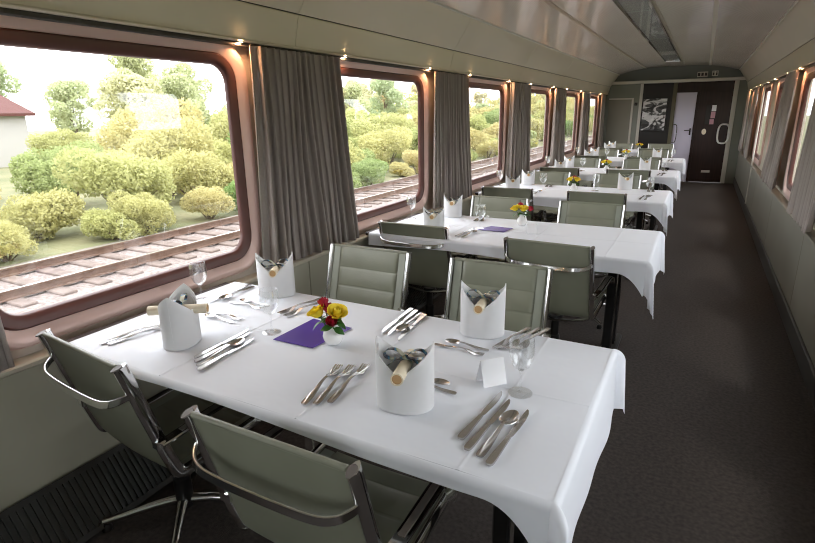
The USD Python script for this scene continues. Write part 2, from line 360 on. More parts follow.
# central lamp channel
lamp = thing('ceiling_light', 'long glazed light channel with bright metal edges along the middle of the ceiling', 'ceiling light')
for i, (y0, y1) in enumerate([(YB, 1.2), (1.2, 3.4), (3.4, 5.6), (5.6, 7.8), (7.8, 10.0), (10.0, 11.4)]):
    obj('diffuser', rbox((-0.745, y0 + 0.004, 2.352), (-0.53, y1 - 0.004, 2.366), 0.006), M['diffuser'], lamp)
obj('edge_rail', rbox((-0.772, YB, 2.342), (-0.742, 11.42, 2.372), 0.006), M['chrome'], lamp)
obj('edge_rail', rbox((-0.533, YB, 2.342), (-0.503, 11.42, 2.372), 0.006), M['chrome'], lamp)
obj('end_cap', rbox((-0.772, 11.40, 2.340), (-0.503, 11.45, 2.372), 0.006), M['chrome'], lamp)
obj('ceiling_spine', box((-0.79, YB, 2.366), (-0.485, YE, 2.392)), M['ceil'], ceil)

# curtain rails and window spots under the coves
for side, f in (('left', lambda m: m), ('right', mir)):
    obj('curtain_rail', f(rbox((-1.995, YB, 1.818), (-1.970, YE, 1.8385), 0.004)), M['darkmetal'],
        label=f'dark curtain rail under the cove above the {"dining tables" if side == "left" else "aisle-side"} windows', cat='curtain rail')
def bulb_disc(x, y, z, r=0.012):
    return move(trimesh.creation.cylinder(radius=r, height=0.004, sections=16), (x, y, z))
spot_proto = None
ORD = ['first', 'second', 'third', 'fourth', 'fifth', 'sixth']
for side in ('left', 'right'):
    for k in range(6):
        for e, y in (('near', WY0 + k * P + 0.01), ('far', WY1 + k * P + 0.04)):
            if side == 'right' and k < 2: continue
            x = -1.9575 if side == 'left' else 2 * XC + 1.9575
            s = thing('downlight', f'tiny warm downlight at the {e} top corner of the {ORD[k]} {"table" if side == "left" else "aisle"}-side window', 'downlight', (x, y, 1.838), group='window downlights')
            obj('ring', lathe([(0.010, 0.0), (0.018, 0.0), (0.018, -0.006), (0.010, -0.006), (0.010, 0.0)], 20), M['chrome'], s)
            obj('bulb', bulb_disc(0, 0, -0.003, 0.010), M['bulb'], s)
            L = UsdLux.DiskLight.Define(stage, str(s.GetPath()) + '/light')
            L.CreateRadiusAttr(0.012); L.CreateIntensityAttr(110.0); L.CreateColorAttr(Gf.Vec3f(1.0, 0.50, 0.24)); L.AddTranslateOp().Set((0, 0, -0.0075))
            

# wall behind the camera
obj('wall_back', box((-2.3, YB - 0.06, 0), (1.05, YB, 2.5)), M['endgreen'], kind='structure')

# ------------------------------------------------------------------ far end wall
we = thing('wall_end', kind='structure')
def ebox(x0, z0, x1, z1, d0, d1, r=0.004): return rbox((x0, YE - d0, z0), (x1, YE + d1, z1), r)
obj('left_panel', ebox(-2.06, 0, -1.305, 2.05, 0.0, 0.04), M['endgreen'], we)
obj('dark_panel', ebox(-1.245, 0, -0.66, 2.05, 0.0, 0.04), M['black'], we)
obj('light_strip', ebox(-1.305, 0, -1.245, 2.05, 0.012, 0.04), M['endlight'], we)
obj('door_jamb', ebox(-0.66, 0, -0.585, 2.05, 0.03, 0.04), plain('olive_jamb', (0.10, 0.09, 0.05), 0.4), we)
obj('lintel', ebox(-0.585, 1.84, 0.44, 2.05, 0.0, 0.04), M['wood'], we)
obj('door_jamb', ebox(-0.205, 0, -0.15, 1.86, 0.02, 0.04), M['wood'], we)
obj('right_frame', ebox(0.44, 0, 0.52, 2.05, 0.012, 0.04), M['endlight'], we)
obj('right_panel', ebox(0.52, 0, 0.80, 2.05, 0.0, 0.04), M['endgreen'], we)
obj('ledge', rbox((-1.97, YE - 0.10, 2.045), (0.69, YE + 0.04, 2.105), 0.012), M['endlight'], we)
hp = [(-1.95, 2.08), (0.675, 2.08), (0.49, 2.262), (-0.03, 2.375), (XC, 2.395), (-1.245, 2.375), (-1.765, 2.262)]
obj('header_panel', loft([np.array([[x, y, z] for x, z in hp]) for y in (YE - 0.012, YE + 0.04)]), M['header'], we)
obj('upper_fill', box((-2.1, YE + 0.03, 2.0), (0.85, YE + 0.06, 2.5)), M['endgreen'], we)
# closet door on the left of the end wall
d1 = UsdGeom.Xform.Define(stage, '/World/door_1').GetPrim(); tag(d1, kind='structure')
obj('door_panel', ebox(-1.93, 0.02, -1.455, 1.73, 0.012, 0.0), M['wall_r'], d1)
obj('door_trim', ebox(-1.455, 0.02, -1.415, 1.76, 0.022, 0.0), M['endlight'], d1)
obj('door_trim', ebox(-1.93, 1.73, -1.455, 1.76, 0.022, 0.0), M['endlight'], d1)
hk = thing('coat_hook', 'small dark coat hook on the grey-green end wall beside the closet door', 'hook', (-1.365, YE - 0.0, 1.63))
obj('plate', rbox((-0.03, -0.012, -0.03), (0.03, 0.0, 0.03), 0.004), M['black'], hk)
obj('peg', tube([(0, -0.01, 0), (0, -0.05, 0.005), (0, -0.06, 0.03)], 0.008), M['black'], hk)
# lilac corridor door (stands a little behind the opening)
d2 = UsdGeom.Xform.Define(stage, '/World/door_2').GetPrim(); tag(d2, kind='structure')
obj('door_leaf', rbox((-0.585, YE + 0.005, 0.01), (-0.205, YE + 0.045, 1.84), 0.004), M['lilac'], d2)
hd = holder('handle', d2)
obj('rose', rbox((-0.265, YE - 0.008, 0.98), (-0.235, YE + 0.005, 1.12), 0.004), M['black'], hd)
obj('lever', tube([(-0.25, YE - 0.005, 1.08), (-0.25, YE - 0.05, 1.08), (-0.36, YE - 0.05, 1.075)], 0.009), M['darkmetal'], hd)
obj('pull_bar', tube(smooth_path([(-0.57, YE, 1.20), (-0.57, YE - 0.05, 1.20), (-0.50, YE - 0.055, 1.20), (-0.50, YE - 0.055, 0.82), (-0.57, YE - 0.05, 0.82), (-0.57, YE, 0.82)], 30), 0.009), M['darkmetal'], d2)
# dark wooden door with notices and the white pull
d3 = UsdGeom.Xform.Define(stage, '/World/door_3').GetPrim(); tag(d3, kind='structure')
obj('door_leaf', rbox((-0.15, YE - 0.01, 0.01), (0.44, YE + 0.035, 1.84), 0.004), M['wood'], d3)
obj('window_pane', rbox((0.0, YE - 0.016, 1.20), (0.085, YE - 0.006, 1.58), 0.004), M['black'], d3)
obj('kick_plate', rbox((0.06, YE - 0.016, 0.21), (0.22, YE - 0.006, 0.26), 0.003), M['endlight'], d3)
hr = np.array([[0.10 * math.copysign(abs(math.cos(a)) ** 0.6, math.cos(a)), 0.19 * math.copysign(abs(math.sin(a)) ** 0.75, math.sin(a))] for a in np.linspace(0, 2 * PI, 41)])
hpth = np.stack([0.365 + hr[:, 0], np.full(41, YE - 0.065), 1.01 + hr[:, 1]], 1)
dh = obj('pull_handle', cat_(tube(hpth, 0.017, 10, hint=(0, 1, 0), caps=False), tube([(0.275, YE - 0.01, 1.11), (0.275, YE - 0.065, 1.11)], 0.014), tube([(0.275, YE - 0.01, 0.91), (0.275, YE - 0.065, 0.91)], 0.014)), M['white'], d3, smooth=40, label='white oval pull handle')
nt = thing('notice', 'strip of pale notices on the dark door beside its narrow window', 'notice', (0.145, YE - 0.0115, 1.40))
M['pinkpaper'] = plain('pinkish_paper', (0.55, 0.30, 0.36), 0.6)
obj('sheet', rbox((-0.045, -0.0018, 0.06), (0.035, 0.0, 0.18), 0.001), M['paperwhite'], nt)
obj('sheet', rbox((-0.05, -0.0018, -0.08), (0.03, 0.0, 0.05), 0.001), M['pinkpaper'], nt)
obj('sheet', rbox((-0.06, -0.0018, -0.20), (0.02, 0.0, -0.10), 0.001), M['pinkpaper'], nt)
st = obj('round_sticker', move(trimesh.creation.cylinder(radius=0.042, height=0.003, sections=24), (0.01, YE - 0.0118, 1.05), rx=0), M['paper'])
v = st.GetAttribute('points').Get(); 
st.GetAttribute('points').Set([Gf.Vec3f(p[0], YE - 0.0118 + (p[2] - 1.05), 1.05 + (p[1] - (YE - 0.0118)) * 1.4) for p in v]); tag(st, 'cream oval sticker low on the dark wooden door', 'sticker')
# framed monochrome picture: generic overlapping rounded shapes
pc = thing('framed_picture', 'framed black and white picture on the black panel of the end wall', 'picture', (-0.985, YE - 0.0, 1.405))
obj('frame', cat_(*[rbox(a, b, 0.003) for a, b in (((-0.25, -0.022, -0.345), (0.25, -0.002, -0.325)), ((-0.25, -0.022, 0.325), (0.25, -0.002, 0.345)), ((-0.25, -0.022, -0.325), (-0.232, -0.002, 0.325)), ((0.232, -0.022, -0.325), (0.25, -0.002, 0.325)))]), M['blackmetal'], pc)
M['photo'] = look('monochrome_print', {'g': ('texture_coordinate', {}), 'm': ('mapping', {'scale': (3.0, 3.0, 5.0)}), 'n': ('noise_texture', {'scale': 1.6, 'detail': 3.0, 'distortion': 1.2}),
    'r': ('rgb_ramp', {'ramp': [(0.36, (0.03, 0.03, 0.03)), (0.47, (0.12, 0.12, 0.12)), (0.52, (0.62, 0.62, 0.62)), (0.7, (0.8, 0.8, 0.8))]}), 'p': ('principled_bsdf', {'roughness': 0.25})},
    [('g.object', 'm.vector'), ('m.vector', 'n.vector'), ('n.fac', 'r.fac'), ('r.color', 'p.base_color')])
obj('print', box((-0.236, -0.010, -0.33), (0.236, -0.004, 0.33)), M['photo'], pc)
# two little plates on the header band
for x, z, w, lab in ((-0.155, 2.185, 0.19, 'wider pale plate with three dark pictogram squares on the header band'), (0.07, 2.195, 0.11, 'narrower pale plate with two dark figures on the header band')):
    s = thing('pictogram_plate', lab, 'sign', (x, YE - 0.012, z))
    obj('plate', rbox((-w / 2, -0.008, -0.05), (w / 2, 0.0, 0.05), 0.002), M['endlight'], s)
    n = 3 if w > 0.15 else 2
    for i in range(n):
        cx = (i - (n - 1) / 2) * w / n
        if n == 3: obj('pictogram', rbox((cx - 0.022, -0.010, -0.03), (cx + 0.022, -0.0075, 0.03), 0.001), M['skirt'], s)
        else: obj('pictogram', cat_(rbox((cx - 0.014, -0.010, -0.035), (cx + 0.014, -0.0075, 0.012), 0.001), move(trimesh.creation.icosphere(1, 0.011), (cx, -0.0085, 0.026))), M['skirt'], s)

# heater grilles along the foot of the left wall
for k in range(-1, 6):
    a = WY0 + k * P - (P - (WY1 - WY0)) / 2 + 0.01; b = a + P - 0.02
    a = max(a, YB + 0.01)
    g = thing('heater_grille', None, None, (0, 0, 0))
    tag(g, f'dark ribbed heater grille along the foot of the wall under the {ORD[k]} window' if k >= 0 else 'dark ribbed heater grille along the foot of the wall at the near edge', 'heater grille', 'heater grilles along the wall')
    A, B = np.array([-1.955, 0.215]), np.array([-1.815, 0.012])
    d = (B - A) / np.linalg.norm(B - A); n = np.array([-d[1], d[0]]); n = n if n[0] > 0 else -n
    def seg(y0, y1, s0, s1, h0, h1):
        L = np.linalg.norm(B - A); q = [A + d * s0 * L + n * h0, A + d * s1 * L + n * h0, A + d * s1 * L + n * h1, A + d * s0 * L + n * h1]
        m = loft([np.array([[x, y, z] for x, z in q]) for y in (y0, y1)]); m.fix_normals(); return m
    obj('back_plate', seg(a, b, 0, 1, 0.0, 0.004), M['grille'], g)
    obj('border', cat_(seg(a, b, 0, 0.09, 0.004, 0.016), seg(a, b, 0.91, 1, 0.004, 0.016)), M['grille'], g)
    nr = int((b - a) / 0.0225)
    for i in range(nr):
        y = a + 0.01 + i * (b - a - 0.02) / nr
        if k > 0: break
        obj('rib', seg(y, y + 0.010, 0.09, 0.91, 0.004, 0.014), M['grille'], g)
    if k > 0: obj('ribs', cat_(*[seg(a + 0.01 + i * (b - a - 0.02) / nr, a + 0.02 + i * (b - a - 0.02) / nr, 0.09, 0.91, 0.004, 0.014) for i in range(nr)]), M['grille'], g, kind='stuff')

# ------------------------------------------------------------------ curtains
def curtain_mesh(top, bot, n, amp, ztop, zbot, seed):
    """top, bot: (y0, y1) spans at the rail and at the hem; pleats run down and drift."""
    r = np.random.default_rng(seed); ph = r.uniform(0, 6, 4)
    def fn(U, V):
        t = U; s = V                                        # t 0 top..1 hem, s 0..1 across
        y0 = top[0] + (bot[0] - top[0]) * t ** 1.3; y1 = top[1] + (bot[1] - top[1]) * t ** 1.3
        w = s + 0.018 * np.sin(2 * PI * (s * 1.5 + t * 0.6) + ph[0]) * np.sin(PI * s)
        y = y0 + (y1 - y0) * w
        a = 2 * PI * n * s + ph[1] + 0.5 * np.sin(2.2 * t + ph[2])
        var = 0.75 + 0.35 * np.sin(2 * PI * s * 2.3 + ph[3])
        sa = np.sin(a); x = amp * var * (0.6 + 0.4 * t) * (np.sign(sa) * np.abs(sa) ** 0.7 + 0.22 * np.sin(2 * a + ph[2]) + 0.35 * np.sin(a * 0.37 + 2 * t))
        y = y + 0.55 * amp * np.cos(a) * (0.6 + 0.4 * t)
        z = ztop + (zbot - ztop) * t + 0.006 * np.sin(a) * t
        return np.stack([x, y, z], -1)
    return shell(fn, np.linspace(0, 1, 26), np.linspace(0, 1, n * 12 + 1), 0.003)
gap = P - (WY1 - WY0)
for k in range(0, 7):
    y0 = WY1 + (k - 1) * P + 0.13; y1 = WY0 + k * P + 0.005
    top = (y0 - 0.03, y1 - 0.10); bot = (y0 - 0.05, y1 + 0.035)
    if k == 6: top = (y0, y0 + 0.42); bot = top
    if k == 0: bot = (y0, WY0 - 0.025); top = (y0, WY0 - 0.05)
    m = curtain_mesh(top, bot, 14 if k < 6 else 7, 0.030, 1.823, 0.715 if k else 0.705, 20 + k)
    lab = ['grey pleated curtain at the left edge of the picture beside the nearest window', 'grey pleated curtain hanging between the first and second windows by the front table', 'grey pleated curtain hanging between the second and third windows',
           'grey pleated curtain hanging between the third and fourth windows', 'grey pleated curtain between the fourth and fifth windows', 'grey pleated curtain between the fifth and sixth windows', 'short grey curtain between the last window and the end wall'][k]
    obj('curtain', move(m, (-1.945, 0, 0)), M['curtain'], smooth=True, label=lab, cat='curtain', group='curtains on the table side')
rspans = [((3.95, 4.72), (4.10, 4.98)), ((5.98, 6.62), (6.25, 7.35)), ((10.30, 10.75), (10.3, 11.0)), ((12.15, 12.45), (12.15, 12.5))]
rl = ['grey curtain at the right edge of the picture beside the aisle', 'grey curtain swept toward the far end beside the aisle, second from the right edge', 'grey curtain at the far end of the aisle-side windows, near the dark door', 'narrow grey curtain against the end wall on the aisle side']
for i, (a, b) in enumerate(rspans):
    m = curtain_mesh(a, b, 9, 0.024, 1.823, 0.735, 40 + i)
    obj('curtain', move(m, (2 * XC + 1.945 - 0.0, 0, 0)), M['curtain'], smooth=True, label=rl[i], cat='curtain', group='curtains on the aisle side')

# ------------------------------------------------------------------ tables and cloths
TX0, TX1 = -1.835, -0.178
TY0, TY1 = 0.925, 1.728        # first table; the others follow at the pitch
TZ = 0.745
def cloth_mesh(y0, y1, side_hang, corner, seed, hang0=0.06, x0=TX0, x1=TX1):
    r = np.random.default_rng(seed); ph = r.uniform(0, 6.28, 6)
    R0 = 0.018
    us = np.concatenate([np.linspace(-0.03, 0, 4)[:-1], np.linspace(0, 1, 110), 1 + np.linspace(0, 1, 34)[1:] ** 1.5])
    vs = np.concatenate([-np.linspace(1, 0, 26)[:-1] ** 1.5, np.linspace(0, 1, 56), 1 + np.linspace(0, 1, 26)[1:] ** 1.5])
    W, D = x1 - x0, y1 - y0
    us = np.sort(np.r_[us, np.ravel(np.array([[0.875], [0.60], [0.28]]) + np.array([[-0.009, -0.006, -0.003, 0, 0.003, 0.006, 0.009]]) / W)])
    vs = np.sort(np.r_[vs, 0.5 + np.array([-0.009, -0.006, -0.003, 0.0001, 0.003, 0.006, 0.009]) / D])
    def fn(U, V):
        px = x0 + np.clip(U, -0.03, 1) * W
        dx = np.clip(U - 1, 0, 1) * side_hang
        near = np.clip((U - (1 - 0.15 / W)) / (0.15 / W), 0, 1)
        hang = hang0 + 0.010 * np.sin(7 * U + ph[0]) + (corner - hang0) * near ** 2.2
        dyn, dyf = np.clip(-V, 0, 1) * hang, np.clip(V - 1, 0, 1) * hang
        dy = dyn + dyf; sy = np.where(V < 0, -1.0, 1.0)
        py = y0 + np.clip(V, 0, 1) * D
        s = np.hypot(dx, dy); th = np.arctan2(dy, dx)       # 0 = aisle side, 90 = near/far side
        nx, ny = np.where(s > 0, np.cos(th), 0), np.where(s > 0, np.sin(th), 0) * sy
        cornerness = np.sin(2 * th) ** 2 * (dx > 0) * (dy > 0)
        along = px * ny + py * nx
        phi = 0.05 + 0.022 * np.sin(9.0 * along + ph[1]) + 0.014 * np.sin(21 * along + ph[2]) + 0.05 * cornerness
        R = R0 + 0.040 * cornerness
        phi = phi * np.clip(s / 0.05, 0, 1)
        a = np.minimum(s, R * PI / 2)
        out = R * np.sin(a / R) + np.maximum(s - R * PI / 2, 0) * np.sin(phi)
        drop = R * (1 - np.cos(a / R)) + np.maximum(s - R * PI / 2, 0) * np.cos(phi)
        x = px + nx * out; y = py + ny * out; z = TZ - drop
        # pressed fold lines and slight waves on the flat top
        flat = (s == 0)
        fold = 0.0024 * (np.exp(-np.abs(V - 0.5) * D / 0.0045) + np.exp(-np.abs(U - 0.875) * W / 0.0045) + np.exp(-np.abs(U - 0.60) * W / 0.0045) + np.exp(-np.abs(U - 0.28) * W / 0.0045))
        z = z + flat * (fold + 0.0012 * np.sin(11 * px + ph[3]) * np.sin(9 * py + ph[4]))
        return np.stack([x, y, z], -1)
    return shell(fn, us, vs, 0.0012)

def place_ids(k): return ['front', 'second', 'third', 'fourth', 'fifth', 'sixth and farthest'][k]
for k in range(6):
    y0, y1 = TY0 + k * P, TY1 + k * P
    x1 = (TX1, TX1, -0.225, -0.235, -0.235, -0.62)[k]
    t = thing('dining_table', f'{place_ids(k)} dining table from the camera, hidden under its white cloth, with dark legs', 'table', (0, 0, 0))
    obj('tabletop', rbox((-1.93, y0 + 0.012, TZ - 0.030), (x1 - 0.008, y1 - 0.012, TZ - 0.004), 0.006), M['wood'], t)
    for dy in (0.28, 0.50):
        obj('leg', rbox((x1 - 0.217, y0 + dy, 0.03), (x1 - 0.167, y0 + dy + 0.045, TZ - 0.028), 0.006), M['blackmetal'], t)
        obj('leg_trim', rbox((x1 - 0.168, y0 + dy + 0.008, 0.05), (x1 - 0.161, y0 + dy + 0.036, TZ - 0.05), 0.003), M['chrome'], t)
    obj('foot', rbox((x1 - 0.242, y0 + 0.10, 0.0), (x1 - 0.142, y0 + 0.72, 0.032), 0.010), M['blackmetal'], t)
    obj('wall_bracket', rbox((-1.968, y0 + 0.15, TZ - 0.075), (-1.90, y1 - 0.15, TZ - 0.032), 0.004), M['blackmetal'], t)
    sh, co, h0 = ((0.225, 0.17, 0.038), (0.27, 0.20, 0.085), (0.25, 0.19, 0.10), (0.25, 0.17, 0.09), (0.25, 0.16, 0.09), (0.25, 0.16, 0.09))[k]
    c = obj('tablecloth', cloth_mesh(y0, y1, sh, co, 60 + k, h0, x1=x1), M['cloth'], smooth=40)
    tag(c, f'white linen tablecloth draped over the {place_ids(k)} table from the camera', 'tablecloth', 'white tablecloths')

# ------------------------------------------------------------------ chairs
def side_profile():
    return smooth_path([(-0.262, 0.822), (-0.228, 0.70), (-0.150, 0.415), (-0.128, 0.385), (-0.08, 0.388), (0.12, 0.412), (0.235, 0.422)], 90, 3)
SP = side_profile()
def at_rail(z):      # y of the back rail at height z
    b = SP[:60]; i = np.argmin(np.abs(b[:, 1] - z) + (b[:, 0] > -0.13) * 9); return SP[i, 0]
def make_chair():
    t = thing('dining_chair', loc=(0, 0, 0))
    n = len(SP); S = np.r_[0, np.cumsum(np.linalg.norm(np.diff(SP, axis=0), axis=1))]; L = S[-1]
    # sling: padded front with stitched seams, flat welts at the sides
    seams = np.array([0.115, 0.215, 0.315, 0.545, 0.65, 0.75]); seams = seams / L * 1.0
    base = np.linspace(0.0, 0.985, 44)
    extra = np.concatenate([[q - 0.006 / L, q, q + 0.006 / L] for q in seams])
    tt = np.sort(np.r_[base, extra])
    xs = np.array([-0.222, -0.21, -0.185, -0.178, -0.172, -0.15, -0.10, -0.05, 0, 0.05, 0.10, 0.15, 0.172, 0.178, 0.185, 0.21, 0.222])
    tang = np.gradient(SP, axis=0); tang /= np.linalg.norm(tang, axis=1, keepdims=True)
    def surf(T, X, front):
        y = np.interp(T * L, S, SP[:, 0]); z = np.interp(T * L, S, SP[:, 1])
        ty = np.interp(T * L, S, tang[:, 0]); tz = np.interp(T * L, S, tang[:, 1])
        ny, nz = -tz, ty                      # towards the sitter: +y on the back, +z on the seat
        if front:
            inside = np.clip((0.178 - np.abs(X)) / 0.006, 0, 1)
            dist = np.min(np.abs(T[..., None] - seams), axis=-1) * L
            pad = 0.006 + 0.007 * np.sqrt(np.clip(dist / 0.035, 0, 1)) * inside * np.clip(T / 0.05, 0, 1)
            groove = np.where(np.abs(np.abs(X) - 0.178) < 0.004, 0.003, 0)
            h = pad - groove
        else:
            h = -0.005 - 0.004 * np.exp(-((T * L - 0.17) / 0.03) ** 2) * (1 - (X / 0.23) ** 2)
        sag = 0.010 * (1 - (X / 0.222) ** 2) * np.clip(T * 8, 0, 1)
        h = h - sag
        return np.stack([X, y + ny * h, z + nz * h], -1)
    T, X = np.meshgrid(tt, xs, indexing='ij'); A = surf(T, X, True).reshape(-1, 3); B = surf(T, X, False).reshape(-1, 3)
    nu, nv = T.shape; i, j = np.meshgrid(np.arange(nu - 1), np.arange(nv - 1), indexing='ij'); q = (i * nv + j).ravel(); N = nu * nv
    F = [np.stack([q, q + nv, q + nv + 1, q + 1], -1), np.stack([q + N, q + 1 + N, q + nv + 1 + N, q + nv + N], -1)]
    rim = np.r_[np.arange(nv - 1), np.arange(nu - 1) * nv + nv - 1, (nu - 1) * nv + np.arange(nv - 1, 0, -1), np.arange(nu - 1, 0, -1) * nv]
    r2 = np.roll(rim, -1); F.append(np.stack([rim, r2, r2 + N, rim + N], -1))
    m = tri(np.vstack([A, B]), np.vstack(F)); m.fix_normals()
    sl = obj('sling', m, M['leather'], t, smooth=50)
    ib = np.sum(tt < 0.5)
    # side welts: lighter strips between pad and rail, a rolled top edge
    for s in (-1, 1):
        w = grid(lambda U, V: surf(U, V, True) + np.array([0, 0.0012, 0.0008]), np.linspace(0.012, 0.98, 40), np.linspace(0.182, 0.219, 4) * s)
        w2 = w.copy(); obj('side_welt', w2, M['piping'], sl, smooth=True)
    yz = SP[0]
    obj('top_roll', tube([(x, yz[0] + 0.001, yz[1] - 0.002) for x in np.linspace(-0.222, 0.222, 9)], 0.0085, 10, hint=(0, 0, 1)), M['leather'], sl, smooth=60)
    # chrome side rails, teardrop section
    sec = np.array([[-0.013, -0.005], [-0.008, -0.014], [0.0, -0.017], [0.008, -0.014], [0.013, -0.005], [0.012, 0.008], [0.006, 0.022], [0.0, 0.027], [-0.006, 0.022], [-0.012, 0.008]])
    for s in (-1, 1):
        path = np.stack([np.full(n, 0.236 * s), SP[:, 0], SP[:, 1]], 1)
        rl = obj('side_rail', sweep(path, sec, (1, 0, 0)), M['chrome'], t, smooth=50)
        d = np.array([0, -tang[0, 0], -tang[0, 1]])
        obj('end_cap', sweep(path[0] + np.outer([-0.001, 0.003], d), sec * 0.82, (1, 0, 0)), M['capgrey'], rl, label='taupe plastic cap in the open end of the chrome rail')
    # rear spreader bow
    yb = at_rail(0.715)
    bow = smooth_path([(-0.240, yb - 0.006, 0.728), (-0.234, yb - 0.030, 0.720), (-0.200, yb - 0.064, 0.706), (-0.12, yb - 0.072, 0.700), (0.12, yb - 0.072, 0.700), (0.200, yb - 0.064, 0.706), (0.234, yb - 0.030, 0.720), (0.240, yb - 0.006, 0.728)], 44, 2)
    sc = barsec(0.024, 0.009)
    obj('rear_bow', sweep(bow, sc, (0, 0.15, 1)), M['chrome'], t, smooth=40)
    # under-seat spreaders
    for y in (-0.06, 0.13):
        zz = np.interp(y, SP[45:, 0], SP[45:, 1])
        obj('spreader', sweep(smooth_path([(-0.235, y, zz - 0.01), (-0.20, y, zz - 0.045), (-0.06, y, zz - 0.075), (0.06, y, zz - 0.075), (0.20, y, zz - 0.045), (0.235, y, zz - 0.01)], 26, 2), barsec(0.03, 0.010), (0, 1, 0)), M['chrome'], t, smooth=40)
    # arms: flat chrome loops with a taupe pad along the top
    for s in (-1, 1):
        ya = at_rail(0.545)
        pa = smooth_path([(0.250 * s, ya, 0.535), (0.262 * s, ya + 0.05, 0.548), (0.272 * s, ya + 0.16, 0.572), (0.272 * s, 0.07, 0.578), (0.272 * s, 0.15, 0.560), (0.268 * s, 0.195, 0.50), (0.252 * s, 0.185, 0.425)], 44, 2)
        ar = obj('armrest', sweep(pa, barsec(0.040, 0.012), (1, 0, 0)), M['chrome'], t, smooth=40)
        tg = np.gradient(pa, axis=0); nn = np.cross(np.array([1.0, 0, 0]), tg); nn /= np.linalg.norm(nn, axis=1, keepdims=True)
        obj('arm_pad', sweep(pa[6:31] + nn[6:31] * 0.0065, barsec(0.020, 0.004), (1, 0, 0)), M['capgrey'], ar, smooth=40, label='taupe pad inlaid in the chrome armrest')
        obj('arm_bracket', rbox(np.array([0.236 * s - 0.012, ya - 0.014, 0.518]), np.array([0.236 * s + 0.024, ya + 0.016, 0.552]), 0.004), M['chrome'], ar)
    # swivel column and four-star foot
    obj('column', lathe([(0.0, 0.33), (0.045, 0.33), (0.045, 0.315), (0.024, 0.31), (0.024, 0.20), (0.032, 0.195), (0.032, 0.07), (0.0, 0.07)], 20), M['blackmetal'], t, smooth=40)
    for a in range(4):
        g = PI / 4 + a * PI / 2; c, s_ = math.cos(g), math.sin(g)
        lp = [(c * r, s_ * r, z) for r, z in ((0.02, 0.095), (0.10, 0.085), (0.22, 0.055), (0.30, 0.038))]
        lg = obj('star_leg', tube(lp, [0.020, 0.018, 0.014, 0.012], 10), M['chrome'], t, smooth=50)
        obj('glide', lathe([(0, 0.0), (0.018, 0.0), (0.020, 0.012), (0.014, 0.030), (0, 0.032)], 14).apply_translation((c * 0.292, s_ * 0.292, 0)), M['blackmetal'], lg, smooth=40)
    return t
YTOP = -0.262
row_near = {0: [(-1.612, 0.830, -6), (-0.768, 0.735, 0)], 1: [(-1.560, 2.933, 1), (-0.665, 2.800, -3)]}
row_far = {0: [(-1.475, 2.300, 180), (-0.765, 2.310, 182)], 1: [(-1.42, 4.24, 180), (-0.685, 4.235, 179)]}
chair0 = make_chair(); first = [True]
def chair(x, ytop, deg, label):
    a = math.radians(deg); oy = -YTOP
    x_, y_ = x - math.sin(a) * oy, ytop + math.cos(a) * oy
    if first[0]:
        first[0] = False
        chair0.GetAttribute('xformOp:translate').Set(Gf.Vec3d(x_, y_, 0)); chair0.GetAttribute('xformOp:rotateZ').Set(deg)
        tag(chair0, label, 'chair', 'sage leather dining chairs'); return chair0
    return dup(chair0, (x_, y_, 0), a, label, 'chair', 'sage leather dining chairs')
jit = np.random.default_rng(3)
for k in range(6):
    for rows, y, base, say in ((row_near, 0.775, 0, 'back to the camera'), (row_far, 2.30, 180, 'facing the camera')):
        spec = rows.get(k) or [(-1.53 + jit.uniform(-.02, .02), y + k * P + jit.uniform(-.03, .03), base + jit.uniform(-3, 3)), (-0.75 + jit.uniform(-.03, .03), y + k * P + jit.uniform(-.03, .03), base + jit.uniform(-3, 3))]
        for (x, yy, dg), sd in zip(spec, ('window', 'aisle')):
            chair(x, yy, dg, f'sage leather chair {say}, {sd} side of the {place_ids(k)} table')

# ------------------------------------------------------------------ tableware
def outline(half):      # half: (y, halfwidth) list -> closed polygon symmetric about x = 0
    half = np.asarray(half, float); s = smooth_path(half, 40, 2)
    return Polygon(np.vstack([np.c_[s[:, 1], s[:, 0]], np.c_[-s[::-1, 1], s[::-1, 0]]])).buffer(0)
def bend(m, fn):
    m = m.copy(); m.vertices[:, 2] += fn(m.vertices[:, 1]); return m
HANDLE = [(-0.115, 0.0), (-0.115, 0.0085), (-0.09, 0.0095), (-0.03, 0.0055), (0.01, 0.0032), (0.02, 0.003)]
rise = lambda y: 0.010 * np.exp(-((y - 0.012) / 0.05) ** 2)
def make_fork(s=1.0):
    t = thing('fork')
    obj('handle', move(bend(extr(outline(HANDLE), 0.0035), rise), s=s), M['steel'], t)
    head = outline([(0.012, 0.003), (0.03, 0.0035), (0.042, 0.010), (0.052, 0.0125), (0.070, 0.0128), (0.112, 0.0118)])
    for x in (-0.0066, 0.0, 0.0066): head = head.difference(Polygon([(x - 0.0015, 0.066), (x + 0.0015, 0.066), (x + 0.0017, 0.125), (x - 0.0017, 0.125)]))
    obj('head', move(bend(extr(head, 0.0028), lambda y: rise(y) + 0.004 * np.clip((y - 0.05) / 0.06, 0, 1) ** 2 - 0.006 * np.exp(-((y - 0.065) / 0.02) ** 2)), s=s), M['steel'], t)
    return t
def make_knife(s=1.0):
    t = thing('knife')
    obj('handle', move(extr(outline([(-0.122, 0.0), (-0.122, 0.0075), (-0.105, 0.0092), (-0.05, 0.0062), (-0.006, 0.0042)]), 0.006), s=s), M['steel'], t)
    bl = Polygon([(-0.004, -0.008), (0.004, -0.008), (0.0065, 0.004), (0.0085, 0.04), (0.0085, 0.08), (0.005, 0.108), (0.0, 0.122), (-0.005, 0.126), (-0.0062, 0.11), (-0.0062, 0.02)])
    obj('blade', move(extr(bl, 0.0022, 0.002), s=s), M['steel'], t)
    return t
